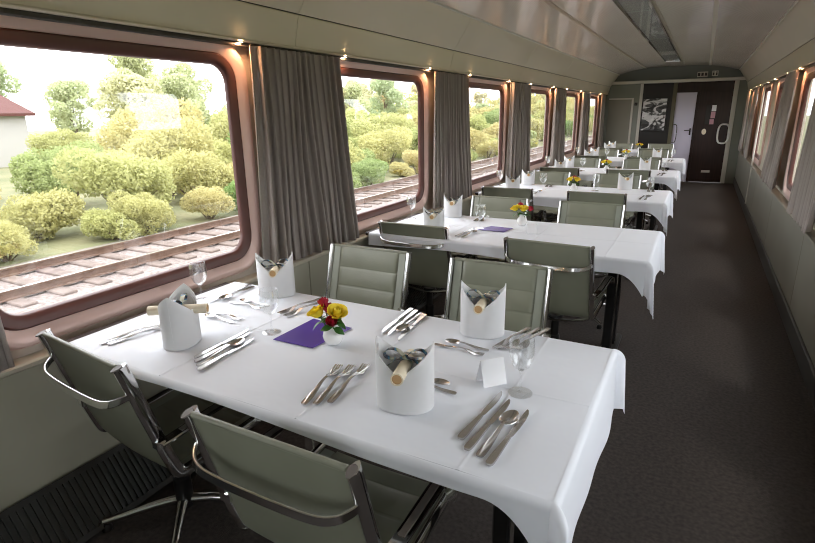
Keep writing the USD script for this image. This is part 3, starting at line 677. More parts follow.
def make_spoon(s=1.0):
    t = thing('spoon')
    obj('handle', move(bend(extr(outline(HANDLE), 0.0035), rise), s=s), M['steel'], t)
    def bowl(U, V):
        r = U; a = V; x = 0.0205 * r * np.cos(a) * (1 - 0.14 * np.sin(a)); y = 0.050 + 0.034 * r * np.sin(a); z = 0.010 - 0.009 * (1 - r ** 2)
        return np.stack([x, y, z], -1)
    obj('bowl', move(shell(bowl, np.linspace(0.02, 1, 8), np.linspace(0, 2 * PI, 29), 0.0015), s=s), M['steel'], t, smooth=60)
    return t
def set_loc(p, loc, rot):
    p.GetAttribute('xformOp:translate').Set(Gf.Vec3d(*map(float, loc))); p.GetAttribute('xformOp:rotateZ').Set(float(math.degrees(rot)))
class Maker:
    def __init__(s, fn): s.fn, s.src = fn, None
    def __call__(s, loc, rot, label, cat, group):
        if s.src is None:
            s.src = s.fn(); set_loc(s.src, loc, rot); return tag(s.src, label, cat, group)
        return dup(s.src, loc, rot, label, cat, group)
fork, knife, spoon = Maker(lambda: make_fork(1.04)), Maker(lambda: make_knife(1.06)), Maker(lambda: make_spoon(1.08))
dfork, dspoon = Maker(lambda: make_fork(0.80)), Maker(lambda: make_spoon(0.80))
CZ = TZ + 0.0032
def lay(mk, a, b, label, cat, group):
    """handle end a, tip b (x, y)."""
    a, b = np.array(a, float), np.array(b, float); c = (a + b) / 2; d = b - a
    mk((c[0], c[1], CZ), math.atan2(-d[0], d[1]), label, cat, group)

# napkin: standing folded pocket with two points and a notch
def napkin_mesh(h=0.165, ra=0.066, rb=0.050, notch=0.085, seed=0):
    r = np.random.default_rng(seed); ph = r.uniform(0, 6, 3)
    a = np.concatenate([np.linspace(0, 2 * PI, 97)])
    def fn(U, V):
        th = V; t = U
        fr = np.abs(np.mod(th + PI / 2 + PI, 2 * PI) - PI)      # angle from the front (-y)
        bk = PI - fr
        side = np.clip(1 - np.abs(fr - PI * 0.50) / (PI * 0.5), 0, 1)
        rim = h * (0.52 + 0.48 * side ** 0.8) if notch > 0.08 else h * (0.62 + 0.38 * side)
        rim = np.where(bk < PI / 2, np.maximum(rim, h * 0.66), rim)
        e = 1.0 - 0.04 * t + 0.05 * t * side
        px = ra * e * np.sign(np.cos(th)) * np.abs(np.cos(th)) ** 0.9; py = rb * e * np.sign(np.sin(th)) * np.abs(np.sin(th)) ** 0.9
        w = 1 + 0.015 * np.sin(3 * th + ph[0]) * t
        return np.stack([px * w, py * w, 0.001 + rim * t], -1)
    outer = shell(fn, np.linspace(0, 1, 16), a, 0.003)
    def fn2(U, V):                                           # inner leaf, slightly lower and turned
        q = fn(U, V); return q * np.array([0.93, 0.90, 0.90])
    return cat_(outer, shell(fn2, np.linspace(0, 1, 10), a, 0.002))
def napkin(loc, rot, label, group, seed, **kw):
    x = thing('napkin', label, 'napkin', loc, rot, group)
    obj('outer_fold', napkin_mesh(seed=seed, **kw), M['napkin'], x, smooth=40)
    return x
def make_scroll():
    t = thing('menu_scroll')
    L, R = 0.20, 0.0165
    rings = lambda r: [np.stack([r * np.cos(np.arange(24) * PI / 12), np.full(24, y), r * np.sin(np.arange(24) * PI / 12)], 1) for y in (-L / 2, L / 2)]
    o, i_ = rings(R), rings(R - 0.0035)
    obj('paper', loft([o[0], o[1], i_[1], i_[0], o[0]], caps=False), M['paper'], t, smooth=40)
    sp = [(r * math.cos(a), -L / 2 + 0.004, r * math.sin(a)) for a, r in zip(np.linspace(0, 9 * PI, 90), np.linspace(R - 0.004, 0.002, 90))]
    obj('inner_roll', cat_(move(trimesh.creation.cylinder(radius=R - 0.0036, height=L - 0.006, sections=20), rx=PI / 2), tube(sp, 0.0008, 4)), M['tan'], t, smooth=40, label='tan rolled core showing at the end of the scroll')
    def rib(Pp, w=0.016): return sweep(smooth_path(Pp, 36, 3), barsec(w, 0.0012, 0.0003), (0.15, 1, 0.1))
    band = rib([(R * 1.05 * math.cos(a), 0.012, R * 1.05 * math.sin(a)) for a in np.linspace(0, 2 * PI, 25)], 0.013)
    z = R + 0.004
    l1 = rib([(0, 0.012, z), (-0.022, 0.014, z + 0.022), (-0.052, 0.010, z + 0.022), (-0.060, 0.008, z + 0.004), (-0.04, 0.008, z - 0.006), (0, 0.012, z)])
    l2 = rib([(0, 0.012, z), (0.020, 0.006, z + 0.024), (0.050, 0.008, z + 0.026), (0.060, 0.012, z + 0.006), (0.036, 0.014, z - 0.004), (0, 0.012, z)])
    t1 = rib([(0, 0.012, z), (-0.018, -0.006, z + 0.004), (-0.036, -0.018, z - 0.010), (-0.05, -0.022, z - 0.02)], 0.012)
    t2 = rib([(0, 0.012, z), (0.020, -0.004, z + 0.006), (0.038, -0.012, z - 0.006), (0.052, -0.016, z - 0.014)], 0.012)
    knot = move(trimesh.creation.icosphere(2, 0.008), (0, 0.012, z))
    obj('ribbon_bow', cat_(band, l1, l2, t1, t2, knot), M['ribbon'], t, smooth=50, label='striped dark blue and black ribbon bow')
    return t
def set_tilt(p, rx):
    UsdGeom.Xformable(p).AddRotateXOp().Set(float(math.degrees(rx)))
_sc = [None]
def scroll(loc, rot, tilt, label, group):
    if _sc[0] is None:
        _sc[0] = make_scroll(); set_loc(_sc[0], loc, rot); set_tilt(_sc[0], tilt); return tag(_sc[0], label, 'scroll', group)
    p = dup(_sc[0], loc, rot, label, 'scroll', group)
    p.GetAttribute('xformOp:rotateX').Set(float(math.degrees(tilt))); return p

# glasses, vase, flowers, cards
def make_glass():
    t = thing('wine_glass')
    obj('foot', lathe([(0.0, 0.003), (0.020, 0.0035), (0.034, 0.0012), (0.0345, 0.0), (0.0, 0.0)], 36), M['glass'], t, smooth=40)
    obj('stem', lathe([(0.0, 0.003), (0.008, 0.004), (0.0042, 0.014), (0.0036, 0.045), (0.0045, 0.062), (0.009, 0.071), (0.0, 0.072)], 20), M['glass'], t, smooth=60)
    obj('bowl', lathe([(0.0, 0.070), (0.010, 0.0715), (0.024, 0.084), (0.033, 0.105), (0.0355, 0.125), (0.034, 0.150), (0.0318, 0.165), (0.0308, 0.165), (0.0328, 0.150), (0.0343, 0.125), (0.0318, 0.106), (0.023, 0.0865), (0.010, 0.075), (0.0, 0.0735)], 40), M['glass'], t, smooth=60)
    return t
glass = Maker(make_glass)
def make_vase():
    t = thing('flower_vase')
    obj('body', lathe([(0.0, 0.0), (0.020, 0.0), (0.025, 0.003), (0.033, 0.016), (0.036, 0.030), (0.032, 0.046), (0.020, 0.060), (0.018, 0.068), (0.022, 0.076), (0.019, 0.076), (0.0155, 0.068), (0.017, 0.060), (0.029, 0.045), (0.032, 0.030), (0.0, 0.006)], 36), M['porcelain'], t, smooth=50)
    return t
vase = Maker(make_vase)
def bloom_mesh(R, H, seed, tight=0.0):
    r = np.random.default_rng(seed); ms = []
    for layer, (n, rr, hh, flare) in enumerate(((3, 0.26, 1.0, -0.05), (4, 0.46, 1.0, -0.04), (5, 0.68, 0.93, 0.10), (6, 0.92, 0.80, 0.26))):
        for k in range(n):
            ph = 2 * PI * k / n + layer * 0.7 + r.uniform(-.15, .15); fl = flare * (1 - tight) * r.uniform(0.8, 1.2); h = H * hh * r.uniform(0.92, 1.05)
            def fn(U, V):
                a = ph + V * (0.95 + 0.15 * layer) * (0.35 + 0.65 * np.sin(np.clip(U, 0, 1) * PI * 0.62 + 0.25))
                prof = rr * (0.25 + 0.75 * np.sqrt(np.clip(U, 0, 1))) * (1 - 0.30 * np.clip((U - 0.7) / 0.3, 0, 1) * (0 if flare > 0.05 else 1)) + fl * np.clip((U - 0.5) / 0.5, 0, 1) ** 1.5 + 0.02 * np.sin(5 * V + ph)
                rad = R * prof; z = h * U * (1 - 0.18 * V ** 2 * U) - H * 0.10 * fl * np.clip((U - .8) / .2, 0, 1)
                return np.stack([rad * np.cos(a), rad * np.sin(a), z], -1)
            ms.append(grid(fn, np.linspace(0, 1, 7), np.linspace(-1, 1, 7)))
    return cat_(*ms)
def leaf_mesh(L, W):
    def fn(U, V):
        w = W * np.sin(PI * np.clip(U, 0.02, 0.98)) ** 0.8 * (1 - 0.25 * U)
        return np.stack([V * w, U * L, 0.25 * np.abs(V) * w - 0.35 * L * U ** 2 + 0.15 * L * U], -1)
    return grid(fn, np.linspace(0, 1, 9), np.linspace(-1, 1, 5))
def make_rose(col, R, H, tight, seed, nleaf):
    t = thing('rose')
    obj('bloom', bloom_mesh(R, H, seed, tight), M[col], t, smooth=True)
    obj('calyx', lathe([(0.0, -0.006), (0.006, -0.004), (R * 0.42, 0.004), (R * 0.30, 0.006), (0, 0.004)], 12), M['leaf'], t, smooth=60)
    obj('stem', tube([(0, 0, 0), (0, 0, -0.035), (0, 0, -0.075)], 0.0022, 6, hint=(0, 1, 0)), M['leaf'], t)
    for k in range(nleaf):
        obj('leaf', move(leaf_mesh(0.042, 0.014), (0, 0.002, -0.012 - 0.006 * k), rz=0) if k == 0 else move(move(leaf_mesh(0.042, 0.014), (0, 0.002, 0)), (0, 0, -0.012 - 0.006 * k), rz=2.4 * k), M['leaf'], t, smooth=True)
    return t
yrose, rrose = Maker(lambda: make_rose('yellow', 0.030, 0.040, 0.0, 5, 3)), Maker(lambda: make_rose('red', 0.020, 0.036, 0.7, 9, 3))
def tilt_flower(p, ax, ay, first_):
    x = UsdGeom.Xformable(p)
    if first_: x.AddRotateXYZOp().Set(Gf.Vec3f(ax, ay, 0))
    else: p.GetAttribute('xformOp:rotateXYZ').Set(Gf.Vec3f(ax, ay, 0))
def flower(mk, x, y, z, ax, ay, label, group):
    f_ = mk.src is None
    tilt_flower(mk((x, y, z), 0, label, 'flower', group), ax, ay, f_)
def card(name, poly, z0, h, m, label, cat, loc, rot):
    return obj(name, move(extr(Polygon(poly), h, z0), loc, rot), m, label=label, cat=cat)
def tent_card(loc, rot, label, w=0.062, h=0.062, d=0.042):
    t = thing('place_card', label, 'place card', loc, rot)
    s1 = sweep(np.array([(0, -d / 2, 0.0008), (0, -0.0005, h)]), barsec(w, 0.0012, 0.0002), (1, 0, 0))
    s2 = sweep(np.array([(0, d / 2, 0.0008), (0, 0.0005, h)]), barsec(w, 0.0012, 0.0002), (1, 0, 0))
    obj('front_leaf', s1, M['paperwhite'], t); obj('back_leaf', s2, M['paperwhite'], t)
    return t

# ---- the front table, setting by setting
NAP = 'folded napkins on the front table'
def setting(nm, k, fk, kn, ds):
    """fk: list of (handle, tip) for forks; kn: list of (kind, handle, tip); ds: dessert pieces."""
    ordw = ['leftmost', 'second from the left', 'third from the left', 'rightmost']
    tb = place_ids(k)
    for i, (a, b) in enumerate(fk):
        w = {1: 'single', 2: ('left', 'right')[i % 2], 3: ('left', 'middle', 'right')[i % 3]}[len(fk)]
        lay(fork, a, b, f'{w} silver fork at the {nm} place of the {tb} table', 'fork', f'forks at the {nm} place of the {tb} table')
    for i, (kind, a, b) in enumerate(kn):
        mk = {'knife': knife, 'spoon': spoon}[kind]
        lay(mk, a, b, f'silver {kind}, {ordw[i] if i < len(kn) - 1 else "rightmost"} in the row at the {nm} place, {tb} table', kind, f'knives and spoon at the {nm} place of the {tb} table')
    for kind, a, b in ds:
        lay({'fork': dfork, 'spoon': dspoon}[kind], a, b, f'small dessert {kind} lying crosswise at the {nm} place, {tb} table', kind, f'dessert cutlery at the {nm} place of the {tb} table')
setting('near aisle-side', 0, [((-0.866, 0.99), (-0.909, 1.215)), ((-0.836, 1.00), (-0.872, 1.235)), ((-0.806, 1.02), (-0.837, 1.265))],
        [('knife', (-0.424, 1.03), (-0.405, 1.285)), ('knife', (-0.394, 1.00), (-0.372, 1.25)), ('spoon', (-0.360, 0.985), (-0.338, 1.235)), ('knife', (-0.330, 0.965), (-0.312, 1.225))],
        [('spoon', (-0.70, 1.258), (-0.54, 1.258)), ('fork', (-0.53, 1.225), (-0.69, 1.228))])
setting('near window-side', 0, [((-1.755, 1.00), (-1.718, 1.20)), ((-1.725, 1.01), (-1.685, 1.21)), ],
        [('knife', (-1.362, 1.055), (-1.378, 1.305)), ('knife', (-1.338, 1.035), (-1.352, 1.285)), ('spoon', (-1.312, 1.020), (-1.328, 1.26)), ('knife', (-1.285, 1.000), (-1.300, 1.25))],
        [('spoon', (-1.49, 1.335), (-1.66, 1.345)), ('fork', (-1.655, 1.38), (-1.48, 1.372))])
setting('far aisle-side', 0, [((-0.405, 1.80), (-0.452, 1.575)), ((-0.435, 1.79), (-0.485, 1.560)), ((-0.468, 1.78), (-0.518, 1.548))],
        [('knife', (-0.865, 1.72), (-0.842, 1.475)), ('spoon', (-0.885, 1.735), (-0.868, 1.49)), ('knife', (-0.915, 1.745), (-0.897, 1.50)), ('knife', (-0.942, 1.755), (-0.928, 1.51))],
        [('spoon', (-0.55, 1.532), (-0.70, 1.538)), ('fork', (-0.70, 1.498), (-0.55, 1.492))])
setting('far window-side', 0, [((-1.315, 1.70), (-1.345, 1.47)), ((-1.350, 1.71), (-1.385, 1.48))],
        [('knife', (-1.765, 1.71), (-1.750, 1.465)), ('spoon', (-1.735, 1.70), (-1.722, 1.46))],
        [('spoon', (-1.50, 1.535), (-1.66, 1.535)), ('fork', (-1.66, 1.50), (-1.50, 1.50))])
for i, (nm, x, y, rot, srot, tilt, dz, say) in enumerate((
        ('near aisle-side', -0.622, 1.120, 0.25, 0.30, -0.12, 0.114, 'white folded napkin with two points nearest the aisle-side chair backs, front table'),
        ('near window-side', -1.516, 1.130, -1.03, -1.03, 0.02, 0.122, 'white folded napkin by the near window-side chair of the front table, seen from its side'),
        ('far window-side', -1.566, 1.675, 0.60, 0.62, -0.12, 0.114, 'white two-pointed napkin before the first curtain, far window end of the front table'),
        ('far aisle-side', -0.609, 1.670, 0.22, 0.20, -0.12, 0.114, 'white two-pointed napkin in front of the far aisle-side chair of the front table'))):
    kw = dict(ra=0.075, rb=0.056, h=0.190)
    napkin((x, y, TZ + 0.0012), rot, say, NAP, 90 + i, **kw)
    s_ = 1.0
    off = 0.004 if i != 1 else 0.0
    ox, oy = (off * math.sin(srot), -off * math.cos(srot))
    scroll((x + ox, y + oy, TZ + dz), srot, tilt, f'rolled cream menu with striped ribbon in the {nm} napkin, front table', 'rolled menus on the front table')
G = 'wine glasses on the front table'
for (x, y, nm) in ((-0.362, 1.313, 'aisle end of the front table, beside the place card'), (-1.291, 1.334, 'middle of the front table, left of the purple card'), (-1.809, 1.470, 'window end of the front table, right beside the sill'), (-1.09, 1.60, 'far middle of the front table, behind the flower vase')):
    if nm.startswith('far middle'): continue
    glass((x, y, TZ + 0.002), 0, f'clear wine glass at the {nm}', 'wine glass', G)
tent_card((-0.455, 1.335, TZ + 0.002), 0.85, 'white folded place card standing beside the aisle-end wine glass of the front table', 0.075, 0.075, 0.05)
card('purple_card', [(-0.095, -0.105), (0.075, -0.100), (0.095, 0.105), (-0.09, 0.115)], TZ + 0.003, 0.0015, M['purple'], 'deep purple card lying flat beside the vase on the front table', 'card', (-1.145, 1.388, 0), 0)
def bouquet(x, y, tb, spec):
    vase((x, y, TZ + 0.002), 0, f'small white porcelain vase of roses on the {tb} table', 'vase', 'rose vases on the tables')
    names = {}
    for mk, col, dx, dy, dz, ax, ay, say in spec:
        flower(mk, x + dx, y + dy, TZ + dz, ax, ay, f'{say} {col} rose in the vase on the {tb} table', f'roses in the vase of the {tb} table')
bouquet(-1.032, 1.356, 'front', [
    (yrose, 'yellow', 0.026, -0.012, 0.108, 12, 22, 'right-hand open'), (yrose, 'yellow', -0.036, -0.020, 0.100, 12, -26, 'left-hand open'),
    (rrose, 'red', -0.034, 0.006, 0.125, -8, -22, 'upper left budded'), (rrose, 'red', -0.004, -0.006, 0.112, 8, -4, 'middle budded'), (rrose, 'red', 0.022, -0.030, 0.086, 34, 22, 'low right-hand')])

# ---- the other tables
def std_setting(k, seat, x, near, items):
    yn = TY0 + k * P; nm = ('near ' if near else 'far ') + seat; s = 1 if near else -1
    yc = yn + 0.19 if near else TY1 + k * P - 0.07
    tb = place_ids(k)
    pt = lambda dx, dy: (x + s * dx, yc + s * dy)
    fk = [(pt(-0.245, -0.10), pt(-0.27, 0.12)), (pt(-0.205, -0.09), pt(-0.23, 0.13))] if 'f' in items else []
    kn = [('knife', pt(0.20, -0.09), pt(0.215, 0.15)), ('spoon', pt(0.245, -0.10), pt(0.26, 0.13))] if 'k' in items else []
    setting(nm, k, fk, kn, [])
    if 'n' in items:
        napkin((x, yc, TZ + 0.0012), 0.3 if near else 0.45, f'white folded napkin at the {nm} place of the {tb} table', f'folded napkins on the {tb} table', 120 + 7 * k + (1 if near else 0) + (3 if seat.startswith('w') else 0))
        scroll((x, yc, TZ + 0.106), 0.3, -0.10, f'rolled cream menu in the napkin, {nm} place, {tb} table', f'rolled menus on the {tb} table')
    if 'g' in items:
        gx, gy = pt(0.25, 0.20); glass((gx, gy, TZ + 0.002), 0, f'wine glass at the {nm} place of the {tb} table', 'wine glass', f'wine glasses on the {tb} table')
plan = {1: {('window-side', True): 'nkg', ('window-side', False): 'nfg'},
        2: {('window-side', True): 'nkg', ('window-side', False): 'nfg', ('aisle-side', True): 'fkg', ('aisle-side', False): 'nfg'},
        3: {('window-side', True): 'nkg', ('window-side', False): 'ng', ('aisle-side', True): 'fkg', ('aisle-side', False): 'nf'},
        4: {('window-side', True): 'nkg', ('window-side', False): 'ng', ('aisle-side', True): 'kg', ('aisle-side', False): 'n'},
        5: {('window-side', True): 'n', ('window-side', False): 'n'}}
for k, d in plan.items():
    for (seat, near), items in d.items():
        std_setting(k, seat, (-1.50 if k == 1 and near else -1.60) if seat[0] == 'w' else -0.62, near, items)
    tb = place_ids(k)
    vx, vy = (-1.03, TY0 + P + 0.62) if k == 1 else (-1.05, TY0 + k * P + 0.40)
    if k == 1:
        bouquet(vx, vy, tb, [(yrose, 'yellow', 0.010, -0.016, 0.104, 14, 8, 'large open'), (yrose, 'yellow', -0.040, -0.010, 0.104, 8, -26, 'left-hand pale'), (rrose, 'red', 0.048, -0.01, 0.108, 0, 34, 'right-hand'), (rrose, 'red', -0.016, 0.012, 0.122, -8, -8, 'upper')])
        card('purple_card', [(-0.10, -0.07), (0.09, -0.07), (0.11, 0.07), (-0.05, 0.08)], TZ + 0.003, 0.0015, M['purple'], 'purple card lying flat on the second table from the camera', 'card', (-1.16, TY0 + P + 0.42, 0), 0)
        tent_card((-0.90, TY0 + P + 0.40, TZ + 0.002), 0.4, 'white folded place card standing on the second table from the camera')
    else:
        bouquet(vx, vy, tb, [(yrose, 'yellow', 0.022, -0.014, 0.104, 12, 20, 'right-hand open'), (yrose, 'yellow', -0.030, -0.014, 0.104, 10, -22, 'left-hand open'), (rrose, 'red', 0.0, 0.006, 0.120, -6, 0, 'upper')])

# ------------------------------------------------------------------ outdoors
GZ = -1.30
M['ground'] = mottled('weedy_ground', (0.13, 0.145, 0.065), (0.23, 0.21, 0.115), 0.6, 0.95, 0.5, 6.0, detail=6.0, dist=0.1)
M['ballast'] = mottled('ballast_stones', (0.15, 0.118, 0.105), (0.30, 0.245, 0.225), 14.0, 0.95, 1.0, 16.0, detail=4.0, dist=0.06)
M['rail'] = mottled('rusty_rail', (0.13, 0.075, 0.05), (0.20, 0.13, 0.10), 6.0, 0.5, metal=0.4)
M['railtop'] = plain('worn_rail_head', (0.5, 0.47, 0.45), 0.25, 0.9)
M['sleeper'] = mottled('old_sleeper', (0.11, 0.08, 0.066), (0.19, 0.145, 0.125), 4.0, 0.9)
M['bark'] = mottled('bark', (0.10, 0.075, 0.05), (0.18, 0.14, 0.10), 8.0, 0.95)
def foliage(name, cols):
    n = len(cols)
    return look(name, {'o': ('object_info', {}), 'g': ('geometry', {}), 'a': ('math', {'math_type': 'multiply', 'value2': 0.55}), 'b': ('math', {'math_type': 'multiply_add', 'value2': 0.45}),
        'r': ('rgb_ramp', {'ramp': [(i / (n - 1), c) for i, c in enumerate(cols)]}), 'd': ('diffuse_bsdf', {}), 't': ('translucent_bsdf', {}), 'm': ('mix_closure', {'fac': 0.42})},
        [('o.random', 'a.value1'), ('g.random_per_island', 'b.value1'), ('a.value', 'b.value3'), ('b.value', 'r.fac'), ('r.color', 'd.color'), ('r.color', 't.color'), ('d.BSDF', 'm.closure1'), ('t.BSDF', 'm.closure2')], surface='m.closure')
M['fol_bush'] = foliage('bush_leaves', [(0.31, 0.38, 0.17), (0.46, 0.46, 0.20), (0.56, 0.49, 0.25), (0.37, 0.43, 0.18), (0.54, 0.38, 0.24), (0.46, 0.46, 0.22)])
M['fol_green'] = foliage('green_leaves', [(0.19, 0.29, 0.10), (0.27, 0.36, 0.13), (0.34, 0.41, 0.16)])
M['fol_tree'] = foliage('tree_leaves', [(0.46, 0.52, 0.32), (0.56, 0.57, 0.34), (0.60, 0.53, 0.38), (0.50, 0.54, 0.33)])
def leaves(n, centers, radii, size, r, droop=0.0):
    k = r.choice(len(centers), n, p=np.array([a ** 2 for a in radii]) / sum(a ** 2 for a in radii))
    d = r.normal(size=(n, 3)); d /= np.linalg.norm(d, axis=1, keepdims=True)
    rad = np.array(radii)[k] * r.uniform(0.55, 1.0, n) ** 0.6
    c = np.array(centers)[k] + d * rad[:, None] * np.array([1, 1, 0.9])
    a = r.normal(size=(n, 3)) + d * 0.6; a /= np.linalg.norm(a, axis=1, keepdims=True)
    b = np.cross(a, r.normal(size=(n, 3))); b /= np.linalg.norm(b, axis=1, keepdims=True)
    s = size * r.uniform(0.6, 1.3, n)[:, None]
    V = np.stack([c - a * s * 0.6, c + b * s * 0.32, c + a * s * 0.6, c - b * s * 0.32], 1).reshape(-1, 3)
    i = np.arange(n) * 4
    return tri(V, np.stack([i, i + 1, i + 2, i + 3], 1))
def bush_proto(name, seed, h, w, nl, size, mat):
    r = np.random.default_rng(seed); t = thing(name); nb = 16
    C = [(r.uniform(-w, w) * 0.7, r.uniform(-w, w) * 0.7, h * r.uniform(0.22, 0.80)) for _ in range(nb)]; R_ = [r.uniform(0.30, 0.48) * min(w, h) for _ in range(nb)]
    obj('foliage', leaves(nl, C, R_, size, r), M[mat], t)
    obj('stem', cat_(*[tube(smooth_path([(0.1 * c[0], 0.1 * c[1], 0), (0.5 * c[0], 0.5 * c[1], 0.55 * c[2]), c], 8, 2), np.linspace(0.05, 0.012, 8), 6) for c in C[:8]]), M['bark'], t)
    return t
def tree_proto(name, seed, h, w, nl, size, mat):
    r = np.random.default_rng(seed); t = thing(name); nb = 22
    C = []; R_ = []
    for _ in range(nb):
        z = r.uniform(0.30, 0.92); ww = w * math.sin(PI * min(0.95, (z - 0.15) / 0.85)) ** 0.7; a = r.uniform(0, 6.28); q = ww * math.sqrt(r.uniform(0, 1)) * 0.8
        C.append((q * math.cos(a), q * math.sin(a), h * z)); R_.append(r.uniform(0.22, 0.36) * w)
    obj('crown', leaves(nl, C, R_, size, r), M[mat], t)
    tr = obj('trunk', tube([(0, 0, 0), (0.05, 0.02, h * 0.3), (0.0, 0.05, h * 0.6), (0.03, 0, h * 0.85)], [0.16, 0.12, 0.08, 0.03], 10), M['bark'], t)
    obj('branch', cat_(*[tube(smooth_path([(0, 0, max(0.18 * h, c[2] - 0.25 * h)), (0.4 * c[0], 0.4 * c[1], c[2] - 0.08 * h), c], 8, 2), np.linspace(0.06, 0.012, 8), 6) for c in C[:12]]), M['bark'], tr)
    return t
gr = obj('ground', grid(lambda U, V: np.stack([U, V, GZ - 0.05 + 0.25 * (meshkit.fbm(np.stack([U * 0.15, V * 0.15, 0 * U], -1), 3) - 0.5) * np.clip((np.abs(U) - 12.5) / 4, 0, 1)], -1), np.linspace(-160, 120, 80), np.linspace(-80, 260, 90)), M['ground'], kind='structure', smooth=True)
obj('ballast_bed', loft([np.array([[-12.6, y, GZ - 0.10], [-11.6, y, GZ + 0.02], [-7.4, y, GZ + 0.02], [-6.6, y, GZ - 0.04], [-3.2, y, GZ - 0.03], [-2.4, y, GZ - 0.04], [2.2, y, GZ - 0.04], [3.4, y, GZ - 0.12]]) for y in np.linspace(-40, 240, 60)], close=False, caps=False), M['ballast'], kind='structure')
tk = thing('railway_track', 'neighbouring railway track of rusty rails on sleepers outside the left-hand windows', 'railway track', (0, 0, 0))
for x in (-10.92, -9.42):
    q = np.array([[-0.07, 0], [0.07, 0], [0.07, 0.012], [0.012, 0.03], [0.010, 0.11], [0.036, 0.12], [0.036, 0.15], [-0.036, 0.15], [-0.036, 0.12], [-0.010, 0.11], [-0.012, 0.03], [-0.07, 0.012]])
    rl = obj('rail', loft([np.c_[q[:, 0] + x, np.full(len(q), y), q[:, 1] + GZ + 0.06] for y in (-40, 240)]), M['rail'], tk)
    obj('rail_head', box((x - 0.030, -40, GZ + 0.206), (x + 0.030, 240, GZ + 0.213)), M['railtop'], rl)
for i in range(100):
    obj('sleeper', rbox((-11.45, -6 + i * 0.62, GZ - 0.06), (-8.9, -6 + i * 0.62 + 0.25, GZ + 0.062), 0.015), M['sleeper'], tk)
protos = {'bush': [bush_proto('lineside_bush', s, h, w, n, 0.105, 'fol_bush') for s, h, w, n in ((1, 2.2, 1.5, 10500), (2, 1.7, 1.4, 9500), (3, 2.7, 1.6, 11500))] , 'green': [bush_proto('green_shrub', 4, 1.5, 1.3, 7500, 0.10, 'fol_green')],
          'tree': [tree_proto('lineside_tree', s, h, w, n, 0.19, 'fol_tree') for s, h, w, n in ((11, 6.4, 2.6, 11000), (12, 5.4, 2.3, 10000), (13, 7.2, 2.5, 11000))]}
placed = set()
def plant(kind, i, x, y, sc, rot, label, cat, group):
    p = protos[kind][i % len(protos[kind])]
    if (kind, i % len(protos[kind])) not in placed:
        placed.add((kind, i % len(protos[kind]))); set_loc(p, (x, y, GZ - 0.08), rot); tag(p, label, cat, group)
        UsdGeom.Xformable(p).AddScaleOp().Set(Gf.Vec3f(sc, sc, sc * 1.0)); return
    q = dup(p, (x, y, GZ - 0.08), rot, label, cat, group); q.GetAttribute('xformOp:scale').Set(Gf.Vec3f(sc, sc, sc))
rg = np.random.default_rng(55)
BL = 'yellow-green bush in the lineside thicket beyond the neighbouring track'; TLb = 'pale autumn tree rising behind the lineside bushes'
LB = 'low yellowish shrub growing right along the edge of the neighbouring track'
DG = 'darker green shrub in the lineside thicket beyond the neighbouring track'
NTH = 'first second third fourth fifth sixth seventh eighth ninth tenth eleventh twelfth thirteenth fourteenth'.split()
ROW = ['low row beside the track', 'second row of the thicket', 'third row of the thicket', 'fourth row of the thicket', 'hindmost row of the thicket']
def row_label(row, grn, cnt):
    n = cnt[grn]; cnt[grn] += 1
    kind = 'darker green shrub' if grn else 'low yellowish shrub' if row == 0 else 'yellow-green bush'
    if n < len(NTH): return f'{NTH[n]} {kind} from the left in the {ROW[row]}'
    return f'small distant {kind} far along the {ROW[row]}'
tn = {0: 0, 1: 0}
def tree_label(row):
    n = tn[row]; tn[row] += 1; w = ('nearer', 'farther')[row]
    return f'{NTH[n]} pale autumn tree from the left in the {w} tree row' if n < len(NTH) else f'small distant autumn tree far along the {w} tree row'
i = 0
for row, (x0, s0, step, ymax) in enumerate(((-12.4, 0.46, 1.6, 45), (-14.4, 0.88, 2.5, 110), (-18.0, 1.18, 3.3, 130), (-23.0, 1.50, 4.3, 150), (-31.5, 2.1, 6.2, 160))):
    y = 1.0 + 1.2 * row; cnt = {True: 0, False: 0}
    while y < ymax:
        d = 1 + max(0, y - 25) / 60
        ratio = y / -x0; sc = s0 * rg.uniform(0.9, 1.12) * (0.85 + 0.15 * d)
        grn = row < 3 and i % 5 == 2
        if 0.38 < ratio < 0.60: sc *= (1.0, 0.92, 0.72, 0.55, 0.42)[row]      # a dip in the thicket in front of the house
        plant('green' if grn else 'bush', i, x0 + rg.uniform(-0.5, 0.5), y + rg.uniform(-0.4, 0.4), sc * (1.35 if grn else 1), rg.uniform(0, 6), row_label(row, grn, cnt), 'bush', 'low shrubs along the track' if row == 0 and not grn else 'green shrubs in the thicket' if grn else 'lineside bushes'); i += 1
        y += step * d
y = 1.0; i = 0
while y < 150:
    d = 1 + max(0, y - 25) / 50
    if not (9.0 < y < 17.5): plant('tree', i, -28 + rg.uniform(-1.5, 1.5), y + rg.uniform(-0.6, 0.6), rg.uniform(0.75, 1.0), rg.uniform(0, 6), tree_label(0), 'tree', 'trees behind the lineside bushes')
    plant('tree', i + 1, -56 + rg.uniform(-3, 3), y * 1.7 + 8 + rg.uniform(-1, 1), rg.uniform(1.2, 1.6), rg.uniform(0, 6), tree_label(1), 'tree', 'trees behind the lineside bushes'); i += 1
    y += 4.6 * d
y = -6.0; i = 0
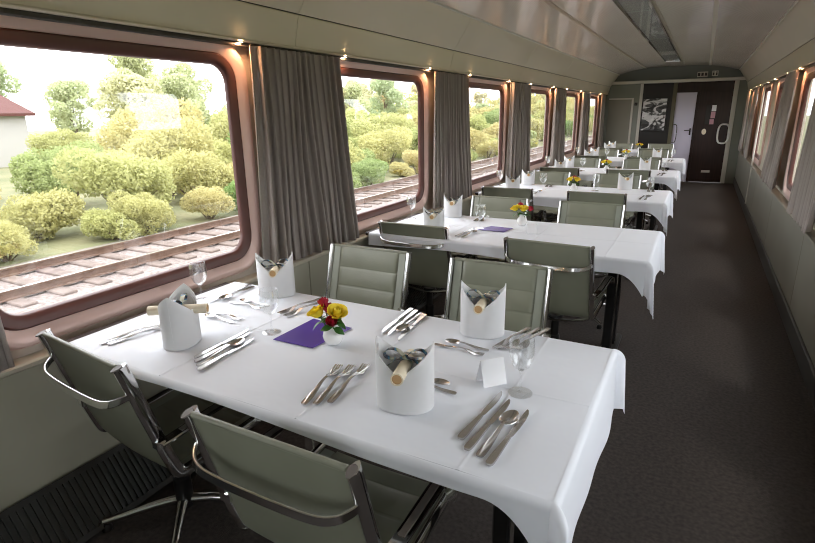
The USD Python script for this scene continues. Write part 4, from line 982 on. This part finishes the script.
while y < 60:                                                   # the aisle-side view
    plant('bush', i, 11.5 + rg.uniform(-0.7, 0.7), y, rg.uniform(0.8, 1.1), rg.uniform(0, 6), 'yellow-green bush outside the aisle-side windows', 'bush', 'bushes on the aisle side')
    if i % 2 == 0: plant('tree', i, 18 + rg.uniform(-2, 2), y + 1.0, rg.uniform(0.7, 0.9), rg.uniform(0, 6), 'pale autumn tree outside the aisle-side windows', 'tree', 'trees on the aisle side')
    y += 2.4; i += 1
# white house with a red roof
h = thing('house', 'white house with a red tiled roof seen through the nearest window', 'house', (-39.0, 13.7, 0))
M['plaster'] = plain('white_plaster', (0.42, 0.40, 0.38), 0.9)
M['rooftile'] = look('red_roof_tiles', {'g': ('texture_coordinate', {}), 'w': ('wave_texture', {'scale': 6.0, 'bands_direction': 'z', 'distortion': 0.5}), 'r': ('rgb_ramp', {'ramp': [(0.2, (0.075, 0.021, 0.017)), (0.8, (0.105, 0.032, 0.026))]}), 'p': ('principled_bsdf', {'roughness': 0.85})},
    [('g.object', 'w.vector'), ('w.fac', 'r.fac'), ('r.color', 'p.base_color')])
M['darkglass'] = plain('house_window_glass', (0.08, 0.09, 0.10), 0.1)
obj('wall', box((-8, -9, GZ - 0.2), (0, 6.2, 1.95)), M['plaster'], h)
rq = np.array([[-8.5, 1.75], [-4.0, 3.2], [0.5, 1.75], [0.5, 1.92], [-4.0, 3.4], [-8.5, 1.92]])
obj('roof', loft([np.c_[rq[:, 0], np.full(6, yy), rq[:, 1]] for yy in (-9.4, 6.6)]), M['rooftile'], h)
obj('gable', loft([np.array([[-8, yy, 1.85], [0, yy, 1.85], [-4, yy, 3.15]]) for yy in (-9, 6.2)]), M['plaster'], h)
for yy in (-6.5, -4.0, -1.5, 1.0, 3.6):
    for zz in (0.75,):
        f_ = obj('window', box((-0.02, yy - 0.5, zz - 0.65), (0.05, yy + 0.5, zz + 0.65)), M['white'], h)
        obj('window_pane', box((0.05, yy - 0.42, zz - 0.57), (0.065, yy - 0.03, zz + 0.57)), M['darkglass'], f_); obj('window_pane', box((0.05, yy + 0.03, zz - 0.57), (0.065, yy + 0.42, zz + 0.57)), M['darkglass'], f_)
obj('chimney', box((-4.6, -3.0, 3.0), (-3.9, -2.3, 4.2)), M['rooftile'], h)
